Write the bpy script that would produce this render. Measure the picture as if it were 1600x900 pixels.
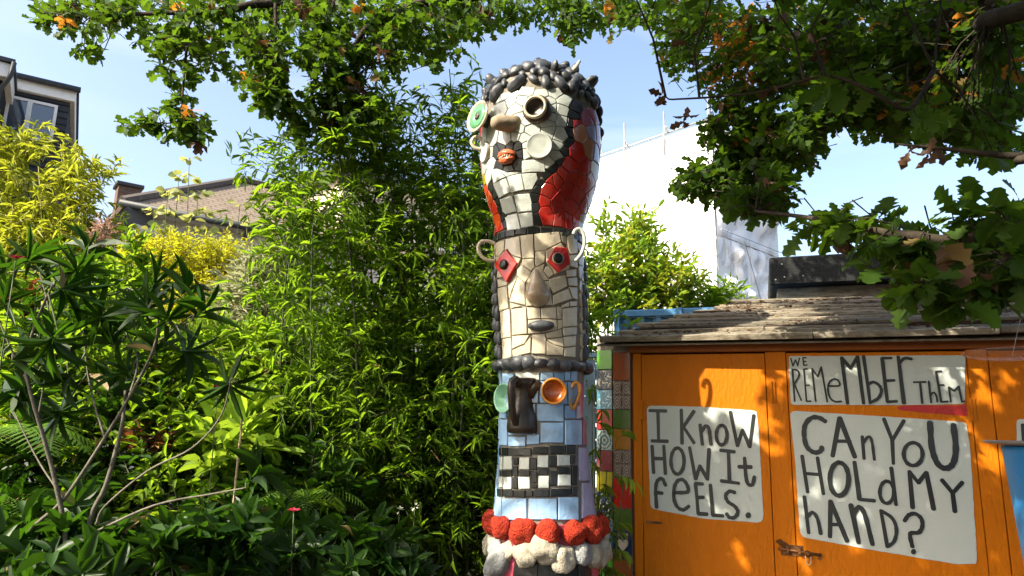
import bpy, math, random
import numpy as np
from mathutils import Vector, Matrix, noise

random.seed(11)
rng = np.random.default_rng(11)
for o in list(bpy.data.objects):
    bpy.data.objects.remove(o)
SC = bpy.context.scene
COL = SC.collection

# ---------------------------------------------------------------- camera
F_PX = 1067.0                       # focal length in photograph pixels (1600 wide) = 24 mm
PITCH, ROLL = math.radians(11.3), 0.0243
CAM = np.array((0.0, 0.0, 1.55))
_f = np.array((0, math.cos(PITCH), math.sin(PITCH)))
_r0 = np.array((1.0, 0, 0)); _u0 = np.array((0, -math.sin(PITCH), math.cos(PITCH)))
CR = _r0 * math.cos(ROLL) + _u0 * math.sin(ROLL)
CU = _u0 * math.cos(ROLL) - _r0 * math.sin(ROLL)
CF = _f
cam_data = bpy.data.cameras.new('camera')
cam_data.lens = F_PX / 1600 * 36; cam_data.sensor_width = 36
cam_data.clip_start = 0.05; cam_data.clip_end = 2000
cam = bpy.data.objects.new('camera', cam_data); COL.objects.link(cam)
cam.matrix_world = Matrix(((CR[0], CU[0], -CF[0], CAM[0]), (CR[1], CU[1], -CF[1], CAM[1]), (CR[2], CU[2], -CF[2], CAM[2]), (0, 0, 0, 1)))
SC.camera = cam

# ---------------------------------------------------------------- sky, sun, exposure
SUN = np.array((-0.66, -0.42, 0.62)); SUN /= np.linalg.norm(SUN)      # direction towards the sun
sun_el = math.asin(SUN[2]); sun_az = math.atan2(SUN[0], SUN[1])
world = bpy.data.worlds.new('World'); SC.world = world; world.use_nodes = True
nt = world.node_tree; nt.nodes.clear()
sky = nt.nodes.new('ShaderNodeTexSky'); sky.sky_type = 'NISHITA'; sky.sun_disc = False
sky.sun_elevation = sun_el; sky.sun_rotation = sun_az
sky.air_density = 1.0; sky.dust_density = 4.5; sky.ozone_density = 0.5; sky.altitude = 50
bg = nt.nodes.new('ShaderNodeBackground'); bg.inputs['Strength'].default_value = 0.15
wo = nt.nodes.new('ShaderNodeOutputWorld')
ctc = nt.nodes.new('ShaderNodeTexCoord'); cmp_ = nt.nodes.new('ShaderNodeMapping'); cmp_.inputs['Scale'].default_value = (1.0, 1.0, 4.5)
cnz = nt.nodes.new('ShaderNodeTexNoise'); cnz.inputs['Scale'].default_value = 2.2; cnz.inputs['Detail'].default_value = 7; cnz.inputs['Distortion'].default_value = 0.6
cmr = nt.nodes.new('ShaderNodeMapRange'); cmr.inputs['From Min'].default_value = 0.50; cmr.inputs['From Max'].default_value = 0.78; cmr.inputs['To Max'].default_value = 0.30
cmx = nt.nodes.new('ShaderNodeMix'); cmx.data_type = 'RGBA'; cmx.inputs['B'].default_value = (3.6, 3.7, 3.8, 1)      # thin high cloud
nt.links.new(ctc.outputs['Generated'], cmp_.inputs['Vector']); nt.links.new(cmp_.outputs[0], cnz.inputs['Vector']); nt.links.new(cnz.outputs['Fac'], cmr.inputs['Value'])
nt.links.new(cmr.outputs[0], cmx.inputs['Factor']); nt.links.new(sky.outputs[0], cmx.inputs['A']); nt.links.new(cmx.outputs['Result'], bg.inputs['Color']); nt.links.new(bg.outputs[0], wo.inputs['Surface'])
sl = bpy.data.lights.new('sun', 'SUN'); sl.energy = 4.8; sl.angle = math.radians(0.5); sl.color = (1.0, 0.91, 0.72)
so = bpy.data.objects.new('sun', sl); COL.objects.link(so)
so.rotation_euler = Vector(SUN).to_track_quat('Z', 'Y').to_euler(); so.location = (-8, -5, 9)
SC.view_settings.view_transform = 'Standard'; SC.view_settings.look = 'None'
SC.view_settings.exposure = 1.45; SC.view_settings.gamma = 1.0; SC.view_settings.use_curve_mapping = False
SC.render.engine = 'CYCLES'
SC.cycles.use_denoising = True
try: SC.cycles.denoiser = 'OPENIMAGEDENOISE'
except Exception: pass
SC.cycles.max_bounces = 7; SC.cycles.diffuse_bounces = 4; SC.cycles.transmission_bounces = 6; SC.cycles.transparent_max_bounces = 8
SC.cycles.sample_clamp_indirect = 6.0

# ---------------------------------------------------------------- helpers
def ray(px, py):
    return CF + CR * ((px - 800) / F_PX) + CU * ((450 - py) / F_PX)
def P(px, py, Y):
    d = ray(px, py)
    return CAM + d * (Y / d[1])
def proj(p):
    v = np.asarray(p) - CAM
    w = v @ CF
    return 800 + F_PX * (v @ CR) / w, 450 - F_PX * (v @ CU) / w, w
def nrm(v):
    v = np.asarray(v, float)
    return v / (np.linalg.norm(v) + 1e-12)

WM = {}
def thing(name, loc, label, cat, group=None, kind=None):
    o = bpy.data.objects.new(name, None); COL.objects.link(o)
    o.location = Vector(loc); o.empty_display_size = 0.1
    WM[o.name] = Matrix.Translation(Vector(loc))
    return tag(o, label, cat, group, kind)
def tag(o, label=None, cat=None, group=None, kind=None):
    if label: o['label'] = label
    if cat: o['category'] = cat
    if group: o['group'] = group
    if kind: o['kind'] = kind
    return o
def put(name, me, mat, parent=None, M=None):
    o = bpy.data.objects.new(name, me); COL.objects.link(o)
    if mat is not None and len(me.materials) == 0: me.materials.append(mat)
    M = M or Matrix.Identity(4)
    if parent is not None:
        o.parent = parent; o.matrix_parent_inverse = WM[parent.name].inverted()
    o.matrix_basis = M
    WM[o.name] = M
    return o
def mesh(name, verts, faces, smooth=False):
    me = bpy.data.meshes.new(name)
    me.from_pydata([tuple(map(float, v)) for v in verts], [], faces)
    if smooth: me.polygons.foreach_set('use_smooth', [True] * len(me.polygons))
    me.update()
    return me
class MB:
    def __init__(s): s.v = []; s.f = []
    def add(s, v, f):
        n = len(s.v); s.v += [tuple(map(float, q)) for q in v]; s.f += [tuple(i + n for i in q) for q in f]; return s
    def hull8(s, c):                     # 8 corners: bottom ring 0-3, top ring 4-7
        return s.add(c, [(3, 2, 1, 0), (4, 5, 6, 7), (0, 1, 5, 4), (1, 2, 6, 5), (2, 3, 7, 6), (3, 0, 4, 7)])
    def box(s, c, size, ax=None, bev=0.0):
        ax = np.eye(3) if ax is None else np.asarray(ax, float)
        h = np.asarray(size, float) / 2; c = np.asarray(c, float)
        if bev <= 0:
            q = [c + ax[0] * x * h[0] + ax[1] * y * h[1] + ax[2] * z * h[2] for z in (-1, 1) for x, y in ((-1, -1), (1, -1), (1, 1), (-1, 1))]
            return s.hull8(q)
        v = []; f = []                   # chamfered box: 24 vertices
        idx = {}
        for sx in (-1, 1):
            for sy in (-1, 1):
                for sz in (-1, 1):
                    for a in range(3):
                        hh = [h[k] - (bev if k != a else 0) for k in range(3)]
                        idx[(sx, sy, sz, a)] = len(v)
                        v.append(c + ax[0] * sx * hh[0] + ax[1] * sy * hh[1] + ax[2] * sz * hh[2])
        g = lambda x, y, z, a: idx[(x, y, z, a)]
        for q in (1, -1):
            f.append((g(q, -1, -1, 0), g(q, 1, -1, 0), g(q, 1, 1, 0), g(q, -1, 1, 0)))
            f.append((g(-1, q, -1, 1), g(1, q, -1, 1), g(1, q, 1, 1), g(-1, q, 1, 1)))
            f.append((g(-1, -1, q, 2), g(1, -1, q, 2), g(1, 1, q, 2), g(-1, 1, q, 2)))
        for a in (1, -1):
            for b in (1, -1):
                f.append((g(a, b, -1, 0), g(a, b, 1, 0), g(a, b, 1, 1), g(a, b, -1, 1)))
                f.append((g(a, -1, b, 0), g(a, 1, b, 0), g(a, 1, b, 2), g(a, -1, b, 2)))
                f.append((g(-1, a, b, 1), g(1, a, b, 1), g(1, a, b, 2), g(-1, a, b, 2)))
                for e in (1, -1): f.append((g(a, b, e, 0), g(a, b, e, 1), g(a, b, e, 2)))
        return s.add(v, f)
    def tube(s, pts, radii, n=6, cap=True):
        pts = [np.asarray(p, float) for p in pts]
        if np.isscalar(radii): radii = [radii] * len(pts)
        v = []; f = []; ref = np.array((0.31, 0.17, 0.93)); a = None
        for i, p in enumerate(pts):
            t = nrm(pts[min(i + 1, len(pts) - 1)] - pts[max(i - 1, 0)])
            if a is None: a = nrm(np.cross(t, ref))
            a = nrm(a - t * (a @ t)); b = np.cross(t, a)
            for k in range(n):
                w = 2 * math.pi * k / n
                v.append(p + (a * math.cos(w) + b * math.sin(w)) * radii[i])
        for i in range(len(pts) - 1):
            for k in range(n):
                k2 = (k + 1) % n
                f.append((i * n + k, i * n + k2, (i + 1) * n + k2, (i + 1) * n + k))
        if cap:
            f.append(tuple(range(n - 1, -1, -1))); m = (len(pts) - 1) * n; f.append(tuple(m + k for k in range(n)))
        return s.add(v, f)
    def lathe(s, c, axis, prof, n=24, sx=1.0, caps=(True, True)):   # prof: (radius, distance along axis)
        c = np.asarray(c, float); ax = nrm(axis)
        a = nrm(np.cross(ax, (0.01, 0.02, 1.0) if abs(ax[2]) < 0.9 else (1.0, 0, 0))); b = np.cross(ax, a)
        v = []; f = []
        for r, h in prof:
            for k in range(n):
                w = 2 * math.pi * k / n
                v.append(c + ax * h + (a * math.cos(w) * sx + b * math.sin(w)) * r)
        for i in range(len(prof) - 1):
            for k in range(n):
                k2 = (k + 1) % n
                f.append((i * n + k, i * n + k2, (i + 1) * n + k2, (i + 1) * n + k))
        m = (len(prof) - 1) * n
        if caps[0]: f.append(tuple(range(n - 1, -1, -1)))
        if caps[1]: f.append(tuple(m + k for k in range(n)))
        return s.add(v, f)
    def put(s, name, mat, parent=None, smooth=False):
        return put(name, mesh(name, s.v, s.f, smooth), mat, parent)
def spline(pts, n=6):
    """Catmull-Rom through the points."""
    p = [np.asarray(q, float) for q in pts]; p = [2 * p[0] - p[1]] + p + [2 * p[-1] - p[-2]]
    out = []
    for i in range(1, len(p) - 2):
        for k in range(n):
            t = k / n
            out.append(0.5 * (2 * p[i] + (p[i + 1] - p[i - 1]) * t + (2 * p[i - 1] - 5 * p[i] + 4 * p[i + 1] - p[i + 2]) * t * t + (3 * p[i] - p[i - 1] - 3 * p[i + 1] + p[i + 2]) * t ** 3))
    out.append(p[-2])
    return out
def sphere_pts(nu=14, nv=9):
    v = [(0, 0, -1)]; f = []
    for j in range(1, nv):
        t = -math.pi / 2 + math.pi * j / nv
        for i in range(nu):
            w = 2 * math.pi * i / nu; v.append((math.cos(t) * math.cos(w), math.cos(t) * math.sin(w), math.sin(t)))
    v.append((0, 0, 1)); m = len(v) - 1
    for i in range(nu):
        f.append((0, 1 + (i + 1) % nu, 1 + i)); b = 1 + (nv - 2) * nu; f.append((m, b + i, b + (i + 1) % nu))
    for j in range(nv - 2):
        for i in range(nu):
            a = 1 + j * nu; f.append((a + i, a + (i + 1) % nu, a + nu + (i + 1) % nu, a + nu + i))
    return np.array(v), f
SPH = sphere_pts(); SPH_FINE = sphere_pts(20, 14)
def lump(seed, amp=0.1, freq=1.3, fine=False, amp2=0.0, squash=(1, 1, 1)):
    v, f = SPH_FINE if fine else SPH
    out = []
    for q in v:
        k = Vector(q) * freq + Vector((seed * 7.3, seed * 3.1, -seed * 5.7))
        d = 1 + amp * noise.noise(k) * 1.6 + (amp2 * noise.noise(k * 3.7) if amp2 else 0)
        out.append(np.array(q) * d * np.array(squash))
    return mesh('stone', out, f, True)
def frame_to(n, up=(0, 0, 1)):
    """3 columns: x across, y up, z along n."""
    n = nrm(n); x = np.cross(up, n)
    x = nrm(x) if np.linalg.norm(x) > 1e-6 else np.array((1.0, 0, 0))
    return np.stack([x, np.cross(n, x), n], 1)
def mat4(R3, p, scale=(1, 1, 1)):
    M = np.eye(4); M[:3, :3] = R3 * np.asarray(scale); M[:3, 3] = p
    return Matrix(M.tolist())

# ---------------------------------------------------------------- materials
def _new(name):
    m = bpy.data.materials.new(name); m.use_nodes = True; n = m.node_tree
    b = n.nodes['Principled BSDF']
    return m, n, b
def N(n, t, **kw):
    q = n.nodes.new(t)
    for k, v in kw.items(): setattr(q, k, v)
    return q
def rgba(c): return (c[0], c[1], c[2], 1.0)
def surf_mat(name, c1, c2=None, rough=0.6, scale=8.0, bump=0.2, bscale=None, spec=0.4, coat=0.0, objvar=0.0, detail=5, stretch=(1, 1, 1), metallic=0.0, dirt=None, dirt_amt=0.5, dirt_scale=3.0, bdist=0.01):
    """Two-tone noise colour, optional dirt blotches, fine bump; objvar varies the brightness of each piece."""
    m, n, b = _new(name); L = n.links.new
    c2 = c2 or tuple(x * 0.8 for x in c1)
    tc = N(n, 'ShaderNodeTexCoord'); mp = N(n, 'ShaderNodeMapping'); mp.inputs['Scale'].default_value = stretch
    L(tc.outputs['Object'], mp.inputs['Vector'])
    nz = N(n, 'ShaderNodeTexNoise'); nz.inputs['Scale'].default_value = scale; nz.inputs['Detail'].default_value = detail; nz.inputs['Roughness'].default_value = 0.62
    L(mp.outputs[0], nz.inputs['Vector'])
    rp = N(n, 'ShaderNodeValToRGB'); rp.color_ramp.elements[0].position = 0.32; rp.color_ramp.elements[1].position = 0.68
    rp.color_ramp.elements[0].color = rgba(c2); rp.color_ramp.elements[1].color = rgba(c1)
    L(nz.outputs['Fac'], rp.inputs['Fac']); col = rp.outputs['Color']
    if dirt:
        dz = N(n, 'ShaderNodeTexNoise'); dz.inputs['Scale'].default_value = dirt_scale; dz.inputs['Detail'].default_value = 8; dz.inputs['Roughness'].default_value = 0.7
        L(mp.outputs[0], dz.inputs['Vector'])
        mr = N(n, 'ShaderNodeMapRange'); mr.inputs['From Min'].default_value = 0.5; mr.inputs['From Max'].default_value = 0.72; mr.inputs['To Max'].default_value = dirt_amt
        L(dz.outputs['Fac'], mr.inputs['Value'])
        mx = N(n, 'ShaderNodeMix', data_type='RGBA'); mx.inputs['B'].default_value = rgba(dirt)
        L(mr.outputs[0], mx.inputs['Factor']); L(col, mx.inputs['A']); col = mx.outputs['Result']
    if objvar:
        oi = N(n, 'ShaderNodeObjectInfo'); hs = N(n, 'ShaderNodeHueSaturation')
        m1 = N(n, 'ShaderNodeMath', operation='MULTIPLY_ADD'); m1.inputs[1].default_value = 2 * objvar; m1.inputs[2].default_value = 1 - objvar
        L(oi.outputs['Random'], m1.inputs[0]); L(m1.outputs[0], hs.inputs['Value']); L(col, hs.inputs['Color']); col = hs.outputs['Color']
    L(col, b.inputs['Base Color'])
    b.inputs['Roughness'].default_value = rough; b.inputs['Specular IOR Level'].default_value = spec; b.inputs['Coat Weight'].default_value = coat
    b.inputs['Coat Roughness'].default_value = 0.08; b.inputs['Metallic'].default_value = metallic
    if bump:
        bz = N(n, 'ShaderNodeTexNoise'); bz.inputs['Scale'].default_value = bscale or scale * 4; bz.inputs['Detail'].default_value = 4
        L(mp.outputs[0], bz.inputs['Vector'])
        bp = N(n, 'ShaderNodeBump'); bp.inputs['Strength'].default_value = bump; bp.inputs['Distance'].default_value = bdist
        L(bz.outputs['Fac'], bp.inputs['Height']); L(bp.outputs[0], b.inputs['Normal'])
    return m
def tile_mat(name, c, rough=0.2, objvar=0.12):
    if max(c) < 0.03: return surf_mat(name, c, c, rough=0.28, scale=14, bump=0.06, bscale=22, spec=0.3, objvar=0.3, dirt=(0.05, 0.045, 0.035), dirt_amt=0.3, dirt_scale=16)
    return surf_mat(name, c, tuple(x * 0.86 for x in c), rough=rough, scale=14, bump=0.06, bscale=22, spec=0.45, coat=0.12, objvar=objvar, dirt=(0.16, 0.13, 0.09), dirt_amt=0.42, dirt_scale=16)
def leaf_mat(name, ca, cb, trans, tmix=0.42, rough=0.42, spec=0.35):
    """Leaf blade: colour varies leaf by leaf, light passes through."""
    m, n, b = _new(name); L = n.links.new
    g = N(n, 'ShaderNodeNewGeometry'); oi = N(n, 'ShaderNodeObjectInfo')
    ad = N(n, 'ShaderNodeMath', operation='ADD'); L(g.outputs['Random Per Island'], ad.inputs[0]); L(oi.outputs['Random'], ad.inputs[1])
    fr = N(n, 'ShaderNodeMath', operation='FRACT'); L(ad.outputs[0], fr.inputs[0])
    mx = N(n, 'ShaderNodeMix', data_type='RGBA'); mx.inputs['A'].default_value = rgba(ca); mx.inputs['B'].default_value = rgba(cb); L(fr.outputs[0], mx.inputs['Factor'])
    dead = N(n, 'ShaderNodeMath', operation='GREATER_THAN'); dead.inputs[1].default_value = 0.987; L(fr.outputs[0], dead.inputs[0])
    dm = N(n, 'ShaderNodeMix', data_type='RGBA'); dm.inputs['B'].default_value = (0.26, 0.18, 0.07, 1); L(dead.outputs[0], dm.inputs['Factor']); L(mx.outputs['Result'], dm.inputs['A'])   # a few dried blades
    L(dm.outputs['Result'], b.inputs['Base Color']); b.inputs['Roughness'].default_value = rough; b.inputs['Specular IOR Level'].default_value = spec
    tr = N(n, 'ShaderNodeBsdfTranslucent'); tm = N(n, 'ShaderNodeMix', data_type='RGBA'); tm.inputs['A'].default_value = rgba(trans); tm.inputs['B'].default_value = rgba(tuple(x * 0.6 for x in trans)); L(fr.outputs[0], tm.inputs['Factor'])
    L(tm.outputs['Result'], tr.inputs['Color'])
    ms = N(n, 'ShaderNodeMixShader'); ms.inputs['Fac'].default_value = tmix
    L(b.outputs[0], ms.inputs[1]); L(tr.outputs[0], ms.inputs[2]); L(ms.outputs[0], n.nodes['Material Output'].inputs['Surface'])
    return m

# ---------------------------------------------------------------- leaves
def strip_leaf(half, fold=0.12, droop=0.2):
    """half: (half width, y) from base to tip; a blade folded along its midrib."""
    v = []; f = []
    for w, y in half:
        z = -droop * y * y
        if w < 1e-4: v.append(((0, y, z),))
        else: v.append(((-w, y, z + fold * w), (0, y, z), (w, y, z + fold * w)))
    flat = []; st = []
    for q in v: st.append(len(flat)); flat += q
    for i in range(len(v) - 1):
        a, b = st[i], st[i + 1]; na, nb = len(v[i]), len(v[i + 1])
        if na == 1 and nb == 3: f += [(a, b + 1, b), (a, b + 2, b + 1)]
        elif na == 3 and nb == 1: f += [(a, a + 1, b), (a + 1, a + 2, b)]
        else: f += [(a, a + 1, b + 1, b), (a + 1, a + 2, b + 2, b + 1)]
    return np.array(flat, float), f
LANCE = strip_leaf([(0, 0), (0.5, 0.3), (0.36, 0.68), (0, 1)], 0.3, 0.18)
LANCE_LONG = strip_leaf([(0, 0), (0.3, 0.14), (0.5, 0.42), (0.42, 0.68), (0, 1)], 0.35, 0.22)
OVAL = strip_leaf([(0, 0), (0.36, 0.2), (0.5, 0.5), (0.34, 0.8), (0, 1)], 0.3, 0.15)
OAK = strip_leaf([(0.015, 0), (0.05, 0.10), (0.17, 0.17), (0.10, 0.25), (0.29, 0.36), (0.15, 0.45), (0.38, 0.58), (0.2, 0.67), (0.33, 0.8), (0.2, 0.86), (0.17, 0.95), (0, 1)], 0.15, 0.22)
OAK_FAR = strip_leaf([(0.02, 0), (0.15, 0.2), (0.1, 0.28), (0.34, 0.5), (0.18, 0.62), (0.3, 0.8), (0, 1)], 0.18, 0.22)
class Leaves:
    """Collects blades (position, direction, normal, length, width); builds the largest-looking ones as objects and the rest as one mass."""
    def __init__(s): s.p = []; s.d = []; s.n = []; s.l = []; s.w = []; s.curl = (0.2, 1.8)
    def add(s, p, d, n, l, w): s.p.append(p); s.d.append(d); s.n.append(n); s.l.append(l); s.w.append(w)
    def arrays(s):
        p = np.array(s.p, float).reshape(-1, 3); d = np.array(s.d, float).reshape(-1, 3); n = np.array(s.n, float).reshape(-1, 3)
        d /= np.linalg.norm(d, axis=1)[:, None] + 1e-9
        n = n - d * (n * d).sum(1)[:, None]; n /= np.linalg.norm(n, axis=1)[:, None] + 1e-9
        return p, d, n, np.cross(d, n), np.array(s.l), np.array(s.w)
    def build(s, parent, tmpl, mat, single=0, mass='foliage', one='leaf', tmpl_near=None):
        if not s.p: return
        p, d, n, x, l, w = s.arrays()
        rest = np.ones(len(p), bool); cz = l * rng.uniform(s.curl[0], s.curl[1], len(l))
        if single:
            v = p - CAM; dep = v @ CF
            px = F_PX * (v @ CR) / np.maximum(dep, .1); py = F_PX * (v @ CU) / np.maximum(dep, .1)
            ok = (dep > .3) & (abs(px) < 790) & (abs(py) < 440)
            size = np.where(ok, l / np.maximum(dep, .1) * (0.35 + abs((n * v).sum(1)) / np.linalg.norm(v, axis=1)), 0)
            pick = [i for i in np.argsort(-size)[:single] if size[i] > 0]
            if pick:
                t = tmpl_near or tmpl
                me = mesh(one, t[0], t[1]); me.materials.append(mat)
                for i in pick:
                    put(one, me, None, parent, mat4(np.stack([x[i] * w[i], d[i] * l[i], n[i] * cz[i]], 1), p[i]))
                    rest[i] = False
        idx = np.nonzero(rest)[0]
        if len(idx) == 0: return
        tv, tf = tmpl; k = len(tv)
        V = p[idx][:, None, :] + tv[None, :, 0:1] * (x[idx] * w[idx][:, None])[:, None, :] + tv[None, :, 1:2] * (d[idx] * l[idx][:, None])[:, None, :] + tv[None, :, 2:3] * (n[idx] * cz[idx][:, None])[:, None, :]
        V = V.reshape(-1, 3)
        loops = np.array([i for q in tf for i in q]); cnt = np.array([len(q) for q in tf])
        LI = (loops[None, :] + (np.arange(len(idx)) * k)[:, None]).ravel()
        CN = np.tile(cnt, len(idx)); ST = np.concatenate([[0], np.cumsum(CN)[:-1]])
        me = bpy.data.meshes.new(mass)
        me.vertices.add(len(V)); me.vertices.foreach_set('co', V.ravel())
        me.loops.add(len(LI)); me.loops.foreach_set('vertex_index', LI.astype(np.int32))
        me.polygons.add(len(CN)); me.polygons.foreach_set('loop_start', ST.astype(np.int32)); me.polygons.foreach_set('loop_total', CN.astype(np.int32))
        me.update(calc_edges=True); me.validate()
        o = put(mass, me, mat, parent); o['kind'] = 'stuff'
        return o
class Twigs:
    """Thin twigs as three-sided segments, built in one go."""
    def __init__(s): s.a = []; s.b = []; s.ra = []; s.rb = []
    @property
    def v(s): return s.a
    def tube(s, pts, radii, n=3, cap=False):
        for i in range(len(pts) - 1): s.a.append(pts[i]); s.b.append(pts[i + 1]); s.ra.append(radii[i]); s.rb.append(radii[i + 1])
    def put(s, name, mat, parent=None):
        a, b = np.array(s.a, float), np.array(s.b, float); t = b - a; t /= np.linalg.norm(t, axis=1)[:, None] + 1e-9
        x = np.cross(t, np.array((.31, .17, .93))); x /= np.linalg.norm(x, axis=1)[:, None] + 1e-9; y = np.cross(t, x)
        V = np.empty((len(a), 6, 3))
        for k in range(3):
            w = 2 * math.pi * k / 3; o = x * math.cos(w) + y * math.sin(w)
            V[:, k] = a + o * np.array(s.ra)[:, None]; V[:, 3 + k] = b + o * np.array(s.rb)[:, None]
        F = np.array([(0, 1, 4, 3), (1, 2, 5, 4), (2, 0, 3, 5)])[None] + (np.arange(len(a)) * 6)[:, None, None]
        me = bpy.data.meshes.new(name); V = V.reshape(-1, 3); F = F.reshape(-1)
        me.vertices.add(len(V)); me.vertices.foreach_set('co', V.ravel()); me.loops.add(len(F)); me.loops.foreach_set('vertex_index', F.astype(np.int32))
        me.polygons.add(len(F) // 4); me.polygons.foreach_set('loop_start', np.arange(0, len(F), 4).astype(np.int32)); me.polygons.foreach_set('loop_total', np.full(len(F) // 4, 4, np.int32))
        me.polygons.foreach_set('use_smooth', np.ones(len(F) // 4, bool)); me.update(calc_edges=True)
        return put(name, me, mat, parent)
def rnd_dir():
    v = rng.normal(size=3); return v / np.linalg.norm(v)

# ================================================================ the setting
M_soil = surf_mat('soil', (0.06, 0.045, 0.03), (0.025, 0.02, 0.014), 0.95, 5, 0.8, 30, 0.1)
g = mesh('ground', [(-400, -400, 0), (400, -400, 0), (400, 400, 0), (-400, 400, 0)], [(0, 1, 2, 3)])
tag(put('ground', g, M_soil), 'dark bare soil under the planting', 'ground', kind='structure')

class Plane:
    """A vertical plane through point A, running along horizontal direction u; d is the distance out towards the camera."""
    def __init__(s, A, u):
        s.A = np.array((A[0], A[1], 0.0)); s.u = nrm((u[0], u[1], 0)); n = np.array((s.u[1], -s.u[0], 0.0))
        s.n = n if n @ (CAM - s.A) > 0 else -n
        s.ax = np.stack([s.u, -s.n, np.array((0, 0, 1.0))])
    def uz(s, px, py, d=0.0):
        r = ray(px, py); o = s.A + s.n * d
        t = ((o - CAM) @ s.n) / (r @ s.n); q = CAM + r * t
        return (q - s.A) @ s.u, q[2]
    def pt(s, u, z, d=0.0):
        q = s.A + s.u * u + s.n * d; return np.array((q[0], q[1], z))
    def box(s, mb, u0, u1, z0, z1, d0, d1, bev=0.0):
        c = (s.pt(u0, z0, d0) + s.pt(u1, z1, d1)) / 2
        return mb.box(c, (abs(u1 - u0), abs(d1 - d0), abs(z1 - z0)), s.ax, bev)
    def slab(s, mb, poly, d0, d1):
        """A flat outline (u, z) given thickness from d0 out to d1."""
        a = [s.pt(u, z, d0) for u, z in poly]; b = [s.pt(u, z, d1) for u, z in poly]; k = len(poly)
        return mb.add(a + b, [tuple(range(k)), tuple(range(2 * k - 1, k - 1, -1))] + [(i, k + i, k + (i + 1) % k, (i + 1) % k) for i in range(k)])

M_white = surf_mat('white_paint', (0.72, 0.72, 0.70), (0.62, 0.62, 0.6), 0.5, 6, 0.05)
M_dark = surf_mat('dark_trim', (0.035, 0.04, 0.045), (0.02, 0.024, 0.03), 0.55, 9, 0.1)
M_render = surf_mat('pale_render', (0.52, 0.50, 0.46), (0.44, 0.42, 0.38), 0.85, 3, 0.2, 40, dirt=(0.25, 0.23, 0.2), dirt_amt=0.4)
M_cream = surf_mat('cream_render', (0.6, 0.52, 0.4), (0.5, 0.43, 0.33), 0.85, 3, 0.2, 40, dirt=(0.3, 0.25, 0.2), dirt_amt=0.4)
def course_mat(name, c1, c2, mortar, bw, bh, bump=0.5):
    m, n, b = _new(name); L = n.links.new
    tc = N(n, 'ShaderNodeTexCoord'); bk = N(n, 'ShaderNodeTexBrick')
    bk.inputs['Color1'].default_value = rgba(c1); bk.inputs['Color2'].default_value = rgba(c2); bk.inputs['Mortar'].default_value = rgba(mortar)
    bk.inputs['Scale'].default_value = 1; bk.inputs['Brick Width'].default_value = bw; bk.inputs['Row Height'].default_value = bh; bk.inputs['Mortar Size'].default_value = bh * 0.12
    L(tc.outputs['UV'], bk.inputs['Vector'])
    nz = N(n, 'ShaderNodeTexNoise'); nz.inputs['Scale'].default_value = 1.2; nz.inputs['Detail'].default_value = 6; L(tc.outputs['UV'], nz.inputs['Vector'])
    mx = N(n, 'ShaderNodeMix', data_type='RGBA', blend_type='MULTIPLY'); mx.inputs['Factor'].default_value = 0.7
    L(bk.outputs['Color'], mx.inputs['A'])
    rp = N(n, 'ShaderNodeValToRGB'); rp.color_ramp.elements[0].color = (0.55, 0.52, 0.5, 1); rp.color_ramp.elements[1].color = (1, 1, 1, 1); L(nz.outputs['Fac'], rp.inputs['Fac']); L(rp.outputs[0], mx.inputs['B'])
    L(mx.outputs['Result'], b.inputs['Base Color']); b.inputs['Roughness'].default_value = 0.9; b.inputs['Specular IOR Level'].default_value = 0.2
    bp = N(n, 'ShaderNodeBump'); bp.inputs['Strength'].default_value = bump; bp.inputs['Distance'].default_value = 0.03; L(bk.outputs['Fac'], bp.inputs['Height']); bp.invert = True; L(bp.outputs[0], b.inputs['Normal'])
    return m
M_roof = course_mat('roof_tiles', (0.25, 0.205, 0.16), (0.215, 0.17, 0.13), (0.15, 0.12, 0.095), 0.26, 0.16, 0.9)
M_brick = course_mat('chimney_brick', (0.16, 0.09, 0.06), (0.1, 0.065, 0.05), (0.12, 0.11, 0.1), 0.22, 0.075)
M_slate = course_mat('slate_cladding', (0.050, 0.055, 0.065), (0.04, 0.045, 0.055), (0.015, 0.016, 0.018), 3.0, 0.2, 0.8)
def uv_quad(name, q, mat, parent, thick=None):
    """A planar quad a,b,c,d (a-b along the courses) with metre UVs; thickness behind it."""
    q = [np.asarray(p, float) for p in q]; U = nrm(q[1] - q[0]); Nn = nrm(np.cross(U, q[3] - q[0])); W = np.cross(Nn, U)
    t = thick or 0.05
    back = [p - Nn * t for p in q]
    me = mesh(name, q + back, [(0, 1, 2, 3), (7, 6, 5, 4), (0, 4, 5, 1), (1, 5, 6, 2), (2, 6, 7, 3), (3, 7, 4, 0)])
    uv = me.uv_layers.new(name='UVMap')
    for l in me.loops:
        p = np.array(me.vertices[l.vertex_index].co); uv.data[l.index].uv = ((p - q[0]) @ U, (p - q[0]) @ W + (0.02 if l.vertex_index > 3 else 0))
    return put(name, me, mat, parent)
def glass_mat(name, tint=(0.04, 0.06, 0.09)):
    m, n, b = _new(name); b.inputs['Base Color'].default_value = rgba(tint); b.inputs['Roughness'].default_value = 0.04; b.inputs['Specular IOR Level'].default_value = 0.9; b.inputs['Coat Weight'].default_value = 1.0; b.inputs['Coat Roughness'].default_value = 0.02
    return m
M_pane = glass_mat('window_glass')

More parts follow.
